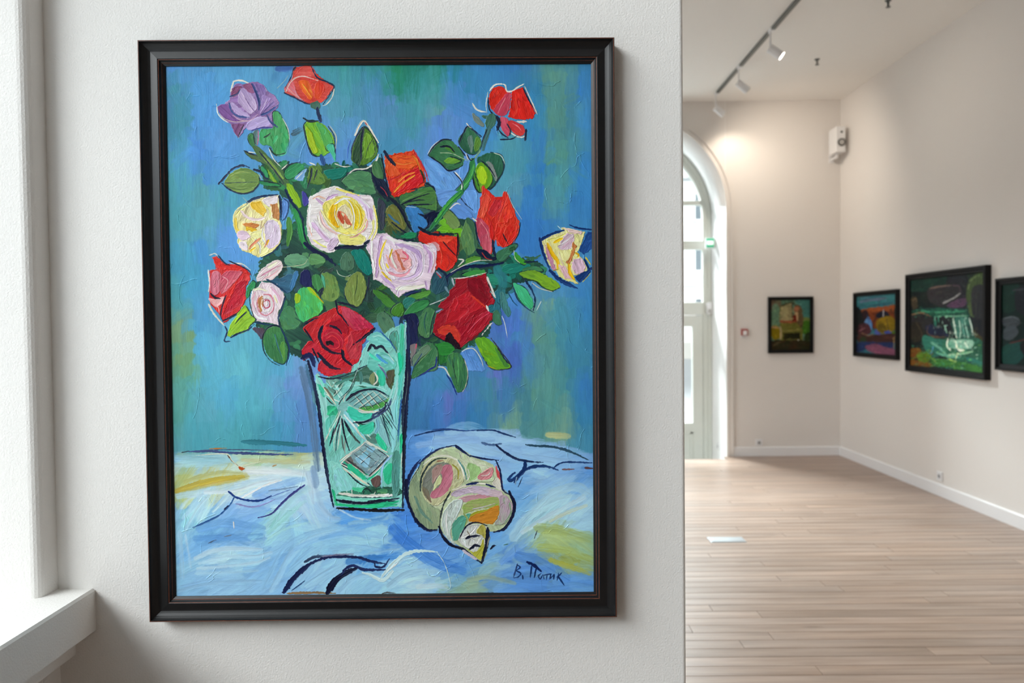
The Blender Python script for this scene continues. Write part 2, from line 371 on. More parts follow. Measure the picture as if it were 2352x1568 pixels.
# ---------------------------------------------------------------- paint engine
# A small oil-paint rasteriser: strokes and daubs are laid down one after another into a
# colour array and a relief (paint thickness) array.
import numpy as np
class Paint:
    def __init__(s, quad, TW, TH, seed=3):
        # quad: sheet corners (tl,tr,br,bl) in the drawing coordinates of the data below
        s.W, s.H = TW, TH
        s.rng = np.random.RandomState(seed)
        s.C = np.zeros((TH, TW, 3), np.float32); s.Z = np.zeros((TH, TW), np.float32)
        src = quad; dst = [(0, 0), (TW, 0), (TW, TH), (0, TH)]
        A = []; b = []
        for (x, y), (u, v) in zip(src, dst):
            A.append([x, y, 1, 0, 0, 0, -u*x, -u*y]); b.append(u)
            A.append([0, 0, 0, x, y, 1, -v*x, -v*y]); b.append(v)
        s.Hm = np.append(np.linalg.solve(np.array(A, float), np.array(b, float)), 1).reshape(3, 3)
        s.k = TH/(quad[2][1]-quad[1][1])
        n = 512
        fy = np.fft.fftfreq(n)[:, None]; fx = np.fft.fftfreq(n)[None, :]
        def tile(sx, sy):
            f = np.fft.fft2(s.rng.randn(n, n))*np.exp(-2*np.pi**2*((fx*sx)**2+(fy*sy)**2))
            t = np.real(np.fft.ifft2(f)); return (t/t.std()).astype(np.float32)
        s.streak = np.clip(0.65*tile(28, 1.0)+0.5*tile(50, 3.0)+0.35*tile(6, .7), -2.5, 2.5)
        s.iso = tile(2.2, 2.2); s.big = tile(14, 14); s.fine = tile(.8, .8)
    def T(s, p):
        p = np.asarray(p, float); q = np.c_[p, np.ones(len(p))]@s.Hm.T
        return q[:, :2]/q[:, 2:]
    @staticmethod
    def smooth(p, closed, n=5):
        p = np.asarray(p, float)
        if len(p) < 3: return p
        if closed: P = np.vstack([p[-1], p, p[0], p[1]])
        else: P = np.vstack([2*p[0]-p[1], p, 2*p[-1]-p[-2]])
        out = []
        for i in range(1, len(P)-2):
            a, b, c, d = P[i-1:i+3]
            for t in np.arange(n)/n:
                out.append(.5*(2*b+(c-a)*t+(2*a-5*b+4*c-d)*t*t+(3*b-a-3*c+d)*t**3))
        if not closed: out.append(P[-2])
        return np.array(out)
    def box(s, p, m):
        x0 = int(max(0, p[:, 0].min()-m)); x1 = int(min(s.W, p[:, 0].max()+m+1))
        y0 = int(max(0, p[:, 1].min()-m)); y1 = int(min(s.H, p[:, 1].max()+m+1))
        if x1 <= x0 or y1 <= y0: return None
        Y, X = np.mgrid[y0:y1, x0:x1].astype(np.float32)
        return x0, x1, y0, y1, X+.5, Y+.5
    def smp(s, t, X, Y):
        return t[Y.astype(np.int32) & 511, X.astype(np.int32) & 511]
    def put(s, bx, a, col, h):
        x0, x1, y0, y1 = bx
        C = s.C[y0:y1, x0:x1]; C += a[..., None]*(col-C)
        Z = s.Z[y0:y1, x0:x1]; Z += a*(h-Z)
    def fill(s, pts, c1, c2, thick=1., smooth=True, rough=1.2, ang=None, op=1.):
        p = s.T(s.smooth(pts, True, 4) if smooth else pts)
        b = s.box(p, 5)
        if b is None: return
        x0, x1, y0, y1, X, Y = b
        q = np.roll(p, -1, 0); inside = np.zeros(X.shape, bool); d2 = np.full(X.shape, 1e9, np.float32)
        for (ax, ay), (bx_, by_) in zip(p, q):
            ex, ey = bx_-ax, by_-ay; L = ex*ex+ey*ey+1e-9
            t = np.clip(((X-ax)*ex+(Y-ay)*ey)/L, 0, 1)
            d2 = np.minimum(d2, (X-ax-t*ex)**2+(Y-ay-t*ey)**2)
            if ey != 0: inside ^= ((ay > Y) != (by_ > Y)) & (X < ex*(Y-ay)/ey+ax)
        sd = np.sqrt(d2)*np.where(inside, -1, 1)
        ox, oy = s.rng.randint(0, 512, 2)
        sd = sd+s.smp(s.iso, X+ox, Y+oy)*rough*.6+s.smp(s.big, X+oy, Y+ox)*rough*.7
        if ang is None:
            w = p-p.mean(0); ev = np.linalg.eigh(w.T@w)[1][:, 1]; ang = np.arctan2(ev[1], ev[0])+s.rng.uniform(-.25, .25)
        ca, sa = np.cos(ang), np.sin(ang)
        bend = s.smp(s.big, X*.3+oy, Y*.3+ox)*3
        n = s.smp(s.streak, X*ca+Y*sa+ox+4096, -X*sa+Y*ca+bend+oy+4096)
        a = np.clip(.5-sd, 0, 1)*op
        m = np.clip(.42+.17*n+.42*s.smp(s.big, X*.4+ox, Y*.4+oy), 0, 1)[..., None]
        col = c1*(1-m)+c2*m; col = col*(1+.028*n[..., None])
        edge = np.exp(-((sd+2.2)/1.6)**2)
        h = thick*(.5+.13*n+.5*edge+.28*s.smp(s.big, X*.6+ox, Y*.6+oy)+.1*s.smp(s.iso, X*.7+ox, Y*.7+oy))
        s.put((x0, x1, y0, y1), a, col, h)
    def stroke(s, pts, c1, c2, w, thick=1., op=1., taper=.6, dry=.0, soft=0.8):
        p = s.T(s.smooth(pts, False, 5)); w = w*s.k/2
        b = s.box(p, w+4)
        if b is None or len(p) < 2: return
        x0, x1, y0, y1, X, Y = b
        d2 = np.full(X.shape, 1e9, np.float32); tt = np.zeros_like(X); uu = np.zeros_like(X); acc = 0.
        for (ax, ay), (bx_, by_) in zip(p[:-1], p[1:]):
            ex, ey = bx_-ax, by_-ay; l = np.hypot(ex, ey)+1e-6
            t = np.clip(((X-ax)*ex+(Y-ay)*ey)/(l*l), 0, 1)
            dx = X-ax-t*ex; dy = Y-ay-t*ey; dd = dx*dx+dy*dy
            m = dd < d2
            d2 = np.where(m, dd, d2); tt = np.where(m, acc+t*l, tt)
            uu = np.where(m, (-dx*ey+dy*ex)/l, uu); acc += l
        d = np.sqrt(d2); f = tt/acc
        ox, oy = s.rng.randint(0, 512, 2)
        prof = 1-taper*np.maximum(np.clip((f-.55)/.45, 0, 1)**2, .7*np.clip((.18-f)/.18, 0, 1)**2)
        wl = w*prof*(1+.10*s.smp(s.big, X+ox, Y+oy))
        n = s.smp(s.streak, tt+ox+1024, uu*1.0+oy+1024)
        sd = d-wl+s.smp(s.iso, X+oy, Y+ox)*min(.7, w*.16)+np.clip(n, -2, 2)*w*.06
        a = np.clip(.5-sd/max(soft, .8), 0, 1)*op
        if dry: a = a*np.clip(1-dry*np.clip(.3+n*.8+2.2*(f-.55), 0, 2), 0, 1)
        m = np.clip(.45+.26*n+.25*uu/max(w, 1), 0, 1)[..., None]
        col = c1*(1-m)+c2*m; col = col*(1+.025*n[..., None])
        h = thick*(.35+.2*n+.6*np.clip(d/np.maximum(wl, .5), 0, 1)**3)
        s.put((x0, x1, y0, y1), a, col, h)
    def ridge(s, pts, w, h):
        p = s.T(s.smooth(pts, False, 5)); b = s.box(p, w*3+2)
        if b is None: return
        x0, x1, y0, y1, X, Y = b
        d2 = np.full(X.shape, 1e9, np.float32)
        for (ax, ay), (bx_, by_) in zip(p[:-1], p[1:]):
            ex, ey = bx_-ax, by_-ay; l = ex*ex+ey*ey+1e-6
            t = np.clip(((X-ax)*ex+(Y-ay)*ey)/l, 0, 1)
            d2 = np.minimum(d2, (X-ax-t*ex)**2+(Y-ay-t*ey)**2)
        g = np.exp(-d2/(w*w))*np.clip(.8+.5*s.smp(s.iso, X, Y), 0, 1.6)
        s.Z[y0:y1, x0:x1] += g*h
        s.C[y0:y1, x0:x1] *= (1+.10*np.clip(h, -1, 1)*g[..., None])
def daubs(P, pts, c1, c2, thick):
    """extra short brush marks inside a painted patch, in slightly varied mixtures of its own colours"""
    rg = P.rng; p = np.asarray(pts, float); x, y = p[:, 0], p[:, 1]
    area = abs(np.dot(x, np.roll(y, 1))-np.dot(y, np.roll(x, 1)))/2
    n = int(min(60, area/110)); c0 = p.mean(0); w_ = p-c0
    ev, evec = np.linalg.eigh(w_.T@w_/len(p)); ax = evec[:, 1]; a0 = np.arctan2(ax[1], ax[0]); big = np.sqrt(ev[1]); small = np.sqrt(ev[0])
    bow = rg.uniform(-.25, .25)
    for i in range(n):
        for t in range(8):
            q = (rg.uniform(x.min(), x.max()), rg.uniform(y.min(), y.max()))
            if inpoly(p, *q): break
        else: continue
        m = rg.uniform(-.15, 1.1); c = np.clip((c1*(1-m)+c2*m)*rg.uniform(.86, 1.12)+rg.uniform(-.018, .018, 3), 0, 1).astype(np.float32)
        a = a0+rg.normal(0, .3); L = rg.uniform(.25, .75)*max(big, 3); w = rg.uniform(1.2, max(2.2, small*.42))
        e = [(q[0]-np.cos(a)*L/2, q[1]-np.sin(a)*L/2), (q[0]+bow*np.sin(a)*L, q[1]-bow*np.cos(a)*L), (q[0]+np.cos(a)*L/2, q[1]+np.sin(a)*L/2)]
        if not (inpoly(p, *e[0]) and inpoly(p, *e[2])): continue
        P.stroke(e, c, auto2(c), w, thick*rg.uniform(.7, 1.3), rg.uniform(.5, .95), .6, .35)
def hexc(h):
    h = h.lstrip('#')
    return np.array([int(h[i:i+2], 16)/255. for i in (0, 2, 4)], np.float32)
def auto2(c):
    return np.clip(c*1.07+.02, 0, 1)
def field(txt):
    r = [l.split() for l in txt.replace(';', '\n').split('\n') if l.strip()]
    return (np.array([[float(a[0]), float(a[1])] for a in r], float),
            np.array([hexc(a[2]) for a in r]))
def look(F, x, y, pw=2.2):
    P, C = F; d = ((P-[x, y])**2).sum(1)+60.; w = d**(-pw/1.0)
    return (C*w[:, None]).sum(0)/w.sum()
def run_ops(P, txt):
    ox, oy, k = 0., 0., 1.
    for line in txt.split('\n'):
        line = line.strip()
        if not line or line[0] == '%': continue
        if line[0] == '@':
            v = [float(a) for a in line[1:].split()]; ox, oy = v[:2]; k = v[2] if len(v) > 2 else 3.92; continue
        hd, pt = line.split('|'); hd = hd.split(); v = [float(a) for a in pt.replace(',', ' ').split()]
        pts = np.array(v).reshape(-1, 2)/k+[ox, oy]
        op = hd[0]; cs = [hexc(a) for a in hd[1:] if a[0] == '#']; nums = [float(a) for a in hd[1:] if a[0] != '#']
        c1 = cs[0] if cs else None; c2 = cs[1] if len(cs) > 1 else (auto2(c1) if cs else None)
        if op == 'F':
            if c1[1] > c1[0]*1.12 and c1[1] > c1[2]*1.18 and c1[1] < .75 and k > 3 and len(pts) > 4:   # leaves: a loose dark contour under the green
                n_ = len(pts); st = P.rng.randint(n_); cp = np.roll(pts, st, 0)[:max(4, int(n_*P.rng.uniform(.6, 1.)))]
                P.stroke(cp, hexc('16223a') if P.rng.rand() < .7 else hexc('1c3a34'), hexc('24343c'), P.rng.uniform(2.2, 4.2), 1., .95, .5, .15)
            P.fill(pts, c1, c2, nums[0] if nums else 1., True); daubs(P, pts, c1, c2, nums[0] if nums else 1.)
        elif op == 'P': P.fill(pts, c1, c2, nums[0] if nums else 1.2, False, 1.6); daubs(P, pts, c1, c2, nums[0] if nums else 1.2)
        elif op == 'S': P.stroke(pts, c1, c2, nums[0]/k, nums[1] if len(nums) > 1 else 1.2, 1., .6, .08 if c1.max() < .45 else 0.)
        elif op == 'D': P.stroke(pts, c1, c2, nums[0]/k, .8, .95, .5, .6)
        elif op == 'W': P.stroke(pts, c1, c2, nums[0]/k, .5, nums[1] if len(nums) > 1 else .7, .2, .25, 5)
        elif op == 'R': P.ridge(pts, nums[0]/k, nums[1])
        elif op == 'G':
            a, b, c, d = pts; n, m = int(nums[0]), int(nums[1]); w = nums[2]/k
            for i in range(n+1):
                t = i/n; P.stroke(np.array([a+(b-a)*t, d+(c-d)*t]), c1, c2, w, 1.4, 1, .2)
            for i in range(m+1):
                t = i/m; P.stroke(np.array([a+(d-a)*t, b+(c-b)*t]), c1, c2, w, 1.4, 1, .2)
def inpoly(poly, x, y):
    c = False; n = len(poly)
    for i in range(n):
        x0, y0 = poly[i]; x1, y1 = poly[(i+1) % n]
        if (y0 > y) != (y1 > y) and x < (x1-x0)*(y-y0)/(y1-y0)+x0: c = not c
    return c
# ---------------------------------------------------------------- the flower painting
BG = """395 170 4a90d2;450 165 4e97cc;520 170 529dcd;600 170 58a2cf;640 160 5aa0c9;390 250 3f86b8;415 230 3c8fa5;415 300 3a8ba0;440 200 4792c8;480 230 4f9bd8;470 300 5199da;450 370 4a8ed6;520 350 5a9ad8;500 420 4b90cf;400 420 4a9fae;430 450 4fa0ac
660 200 4f93c4;660 240 5aa2c8;650 300 5a96c8;700 250 5a9fd0;780 200 4c9db0;790 260 5a9fb8;800 180 46a0a0;840 180 4595a8;860 160 3f9a8a;830 240 4f97b0;790 320 62a0d8;850 250 5b98cc;770 350 5f98dc;880 230 4a90b0
860 165 3f98a8;900 160 3f9a8c;930 165 268470;980 158 1f7d68;1040 152 1e7a66;920 180 228a5a;1000 180 4aa5a2;1010 230 579fae;960 200 3f9aa0;900 200 3c93b5;880 220 5590d5;905 245 6a94d8;925 215 2e8f85;900 225 2a8e80;950 260 4c9fa8;920 270 4c98b0;900 290 5a95c0;960 310 4c9cab;1010 280 63a0aa;1045 200 3f8ec5;1060 240 5c8fd8;1050 280 5f93dc;1000 320 5f8fdc;920 350 4a93ba
1100 170 4791c8;1140 165 3e87c0;1180 165 3f83c0;1230 165 4584b4;1090 220 3f8fc0;1230 220 3a86b0;1260 170 5a9894;1280 200 68a08c;1300 180 55939c;1305 250 5a958e;1270 300 5f9a8a;1310 320 50909c;1340 160 3f84b4;1345 220 3f88d0;1345 300 4690c8;1280 380 5fa08a;1310 380 559aa0;1340 400 3f8cd0;1230 280 3c8fc8;1210 310 3f92c4;1130 310 4a98d8;1180 340 58a2b0;1220 350 4f9ab8;1240 340 3f88cc;1245 410 3a86c8;1200 400 4fa0b8;1170 440 5aa5bd
1190 450 5fa2bf;1230 470 3c86cc;1270 430 4f9ab0;1275 480 5a9fae;1300 440 58a5ad;1340 450 3f8ccc;1330 490 3f88c8;1210 540 3c83d0;1230 570 3b80c8;1340 690 4590cf;1300 670 4c92d4;1260 680 5597cc;1270 690 5fa3b8;1320 720 4a95bc;1350 740 3f8cc4;1280 740 4c98b0;1250 720 7ab0a0;1230 740 6ea594;1265 720 86b896;1240 800 63a094;1270 800 5fa39a;1300 780 4796b5;1200 760 4d83d0;1180 760 5a7fd8;1165 750 4a6fc0;1200 810 4c92c8;1190 830 4f70c8;1320 830 4590b5;1170 690 5a9fe0;1180 720 5090d8
960 860 4f88c8;960 900 4580bd;1000 870 4f8fc8;1000 900 4290b8;950 950 3f7fb8;1000 940 5088c8;1030 940 6a7ccc;1060 920 5a80cc;1000 960 3f80c8;960 980 3f7cb0;1060 960 3f82c8;1090 970 3f86bc;1100 870 4a8abf;1150 870 6a7fd0;1110 900 4f90b0;1130 920 4f93a4;1180 880 4a86c0;1170 940 4783b8;1200 930 4f8f9f;1230 860 5a96a0;1240 920 629f94;1270 880 5fa09a;1220 970 4f909e;1280 950 5a9fa0;1320 880 4a94a4;1345 900 3f85c8;1340 960 3f8cb8;1330 1030 4f98b8;1250 990 5a9a9a;1290 1000 7aa894;1180 975 7aab98
400 830 5fa08c;415 850 7a9f6a;430 860 6f9f70;440 900 5aa298;395 900 5a9f94;400 980 4fa098;450 950 58a2b0;470 900 57aecb;450 840 5fb0c4;500 850 62b5cf;550 860 68bccc;600 860 5cb0ca;640 860 58aed2;680 860 7aa6dc;690 900 6f98d8;640 900 6aa9d0;560 950 55adc0;520 930 58acd0;470 960 60aac0;600 950 5ab0c0;660 960 5c9fd0;700 960 5c8fcf;450 1010 4a9fb0;550 1010 4fa4b0;650 1010 4a9cc0;600 1000 4a9aae;420 1020 5aa2ae;700 1020 5a90c8
395 470 4597a8;430 480 4f9cb5;470 470 5aa2ae;520 470 4f9fb5;400 520 4a9aa8;440 540 50a0b4;480 540 589fb4;520 550 5a96d8;540 580 5f9fe0;470 600 4a97d0;420 620 4599b8;450 650 48a0c4;400 700 4a9aa5;460 700 4aa0cc;480 740 4a94c8;430 750 6a9c94;410 780 7a9f78;450 780 50a5cc;500 760 60aacd;560 770 62b4cc;600 790 5fb2cc;640 820 55b0d2;430 810 7aa070;470 820 58aed5;1070 440 6a9be0;1050 400 68a0e8;1000 370 5f94e0;1060 480 6496dc"""
CLOTH = """400 1060 6fa8c8;440 1050 8ab8a8;500 1050 7fb0b8;600 1060 9fbf9a;660 1065 b0bf88;700 1055 c0c890;400 1080 b0c8c0;480 1085 a9d0de;550 1090 b8dae8;650 1080 b5d5d8;700 1085 b0d4ea;440 1110 b5bf80;500 1105 c5b95a;560 1095 bfb464;410 1125 b0b85a;650 1100 c8e0f0;480 1130 bfe0ee;600 1120 c5dff2;560 1140 cfe4f0;690 1110 a9cdf0
400 1160 86b8e4;440 1160 a9d4f0;500 1160 a0ccf0;540 1170 7aa9e0;600 1140 9fc8f0;650 1130 88b0e4;600 1170 7aa9e4;660 1150 a9d2f0;450 1200 8fd0e0;500 1200 78b5e0;560 1210 7ab2e6;600 1200 7ab0e6;660 1200 9fd5ea;700 1180 b8d6f2;720 1130 b9d8f0;740 1190 9fcaf0
400 1220 8ac0e0;430 1240 8fc4e6;450 1250 66a2dc;500 1240 6098d0;540 1235 6a9fd0;580 1235 78ace0;620 1215 9fdcd8;640 1200 a0d8d0;690 1205 86bce8;460 1290 a5d0ec;520 1280 b5daf0;580 1270 9fccee;640 1250 8fc0e6;500 1310 8fc0e6;560 1300 9fd0ec;600 1320 82b6e2;420 1300 84bce0;420 1340 88bde2;470 1330 84b2dc;530 1340 90bfe6;600 1350 90c0e8;650 1290 7ab0e4;630 1340 84b8e8;700 1250 8fc4ea;740 1220 9fcff0;800 1210 7cb4e8;760 1180 8fbff0;850 1200 5a9de2;820 1190 4f92dc;880 1190 8fc8ee;900 1220 9fd2ee;850 1230 9fd2ec;820 1260 98cdec;880 1265 a5d4f0;760 1260 8cc4ec;900 1260 4080d8;930 1200 3f80dc;940 1230 4080d8;960 1260 3f86dc;1000 1260 5f95e0
740 1300 a9d4f2;720 1340 8fc0ee;780 1310 86baec;800 1300 a0d0f0;870 1290 3f8ce0;840 1290 4a90dc;790 1340 a0d0f2;850 1330 98ccf0;900 1330 a0cff2;950 1275 a0cfee;980 1300 98c8f0;930 1300 a8d4f0;900 1350 9ccff4;960 1345 b8e0f4;1010 1310 90c0ea;1000 1340 94c4ec;1040 1300 4f8cdc;1080 1310 4f90dc;1060 1340 7fb0c0;1100 1335 a0bca0;1130 1330 8fb8b0;1060 1350 95b590;1140 1350 6aa0dc;1200 1340 5f98dc;1250 1350 5a94dc;1330 1340 5a96e0;1350 1320 5c98e4;1300 1300 6aa0e0;1200 1290 4f88d8;1190 1270 6498d8;1150 1300 90c0dc;1130 1270 86bce0;1160 1240 6aa5e0;1130 1230 5c98e0
1250 1210 a0c098;1280 1205 a8c08a;1300 1240 a9bf7a;1260 1245 a5c088;1330 1260 98c0a0;1330 1300 a8b450;1300 1285 b0b850;1345 1310 a0b05a;1210 1240 8cbcd8;1220 1180 98cbe8;1200 1200 84b8e8;1250 1160 a0d0ec;1300 1130 a5d0ec;1330 1160 a9d4ee;1280 1180 a0cfee;1340 1200 9fcdee;1200 1150 66a2dc;1190 1110 5c9ae0;1240 1120 88b8e8;1260 1100 9ac6ea;1330 1110 7ab0e4;1350 1090 5a94d8;1200 1070 7fb4ea;1250 1070 8fbcea;1310 1080 7aaae4;1180 1100 8ac0ee
960 1010 5088c8;1000 1000 7aa9e4;1050 1010 90bcee;1100 1000 98c2f2;1150 1010 9cc6f4;1180 1020 98c0ee;1050 1030 9cc4f0;1100 1040 98c4f4;1130 1050 92c0f2;960 1040 4f8ad0;1220 1030 8fbcec;1270 1050 8fbeec;1160 1060 88b8f0;1220 1050 7fafe4;1320 1050 80b0e0;1180 1080 90c0f2;940 1060 4a86cc"""
FOL = """600 400 3f7a3a;680 390 2f8a55;700 400 2e7f56;740 400 5a7a3a;760 390 3f7a45;790 390 0f7a6a;820 420 4f8a5f;900 400 2f4a3a;880 430 2a3f3a;860 420 3f6a45;850 450 3f8a70;880 470 35604a;900 490 6a6f38;920 500 5a6a35;940 450 4f7a48;980 450 3f7048;990 470 3f6a58;960 500 3f7fb8;1000 520 2a5a6a;1030 490 5a8a48;1040 520 6ab02a;1010 520 55a02a;1070 530 4f7f4a;1080 560 7a9a5a;1080 590 3f8a2a;1160 590 3f7a58;1200 600 3f8a5a;1180 610 1a7f70;1130 630 1f7f78;1150 640 2a8a80;1110 620 2f6a5a;990 640 2f4a5a;1010 660 2f5a5a;940 690 2f7a6a;960 680 3f8a3a;900 680 3f7a30;880 660 3a6a2a;870 700 2a5a35;930 710 2f7040;900 720 3f7a3f
690 590 4a8a5a;720 580 5a8f5f;740 590 3f7048;650 570 3f6f78;640 590 2f6a70;620 580 2f6f58;650 530 4a7a4a;680 520 2f8a5a;660 640 2f5f6a;680 630 3f6f7a;700 620 2a5040;705 640 252a55;730 650 3f7f5a;760 620 3a4a48;790 590 1f7f70;830 600 2a5a48;800 660 8a9a50;750 650 6a8a4a;770 680 4a7a50;840 640 2f4a45;850 680 304a48;830 700 1f3a38;680 730 2f7a5a;650 740 3f8a48;670 760 2f5a50;680 780 3f8a5a;700 790 3f7a5a;640 800 3f8a4a;870 740 4f7a5a;890 760 4a8a70;940 740 2a3058;940 780 1f2a50;960 770 1f2f45;970 740 3f7a58;1000 800 3f7a4a;980 830 3f7a5a;960 830 6f7a7a;1020 810 2f8a3a;1050 810 2f6a4f;1130 700 2a7a88;1160 690 3f7f88;1140 720 2f7070"""
FOLMASK = [(600,370),(650,372),(700,380),(780,378),(860,385),(900,440),(950,430),(1000,420),(1008,470),(1060,480),(1100,560),(1160,585),(1240,598),(1250,640),(1190,650),(1150,700),(1130,740),(1120,770),(1060,800),(1060,850),(1000,830),(950,858),(935,740),(860,730),(720,790),(690,820),(600,760),(590,700),(600,600),(640,540),(680,500),(640,440),(610,430)]
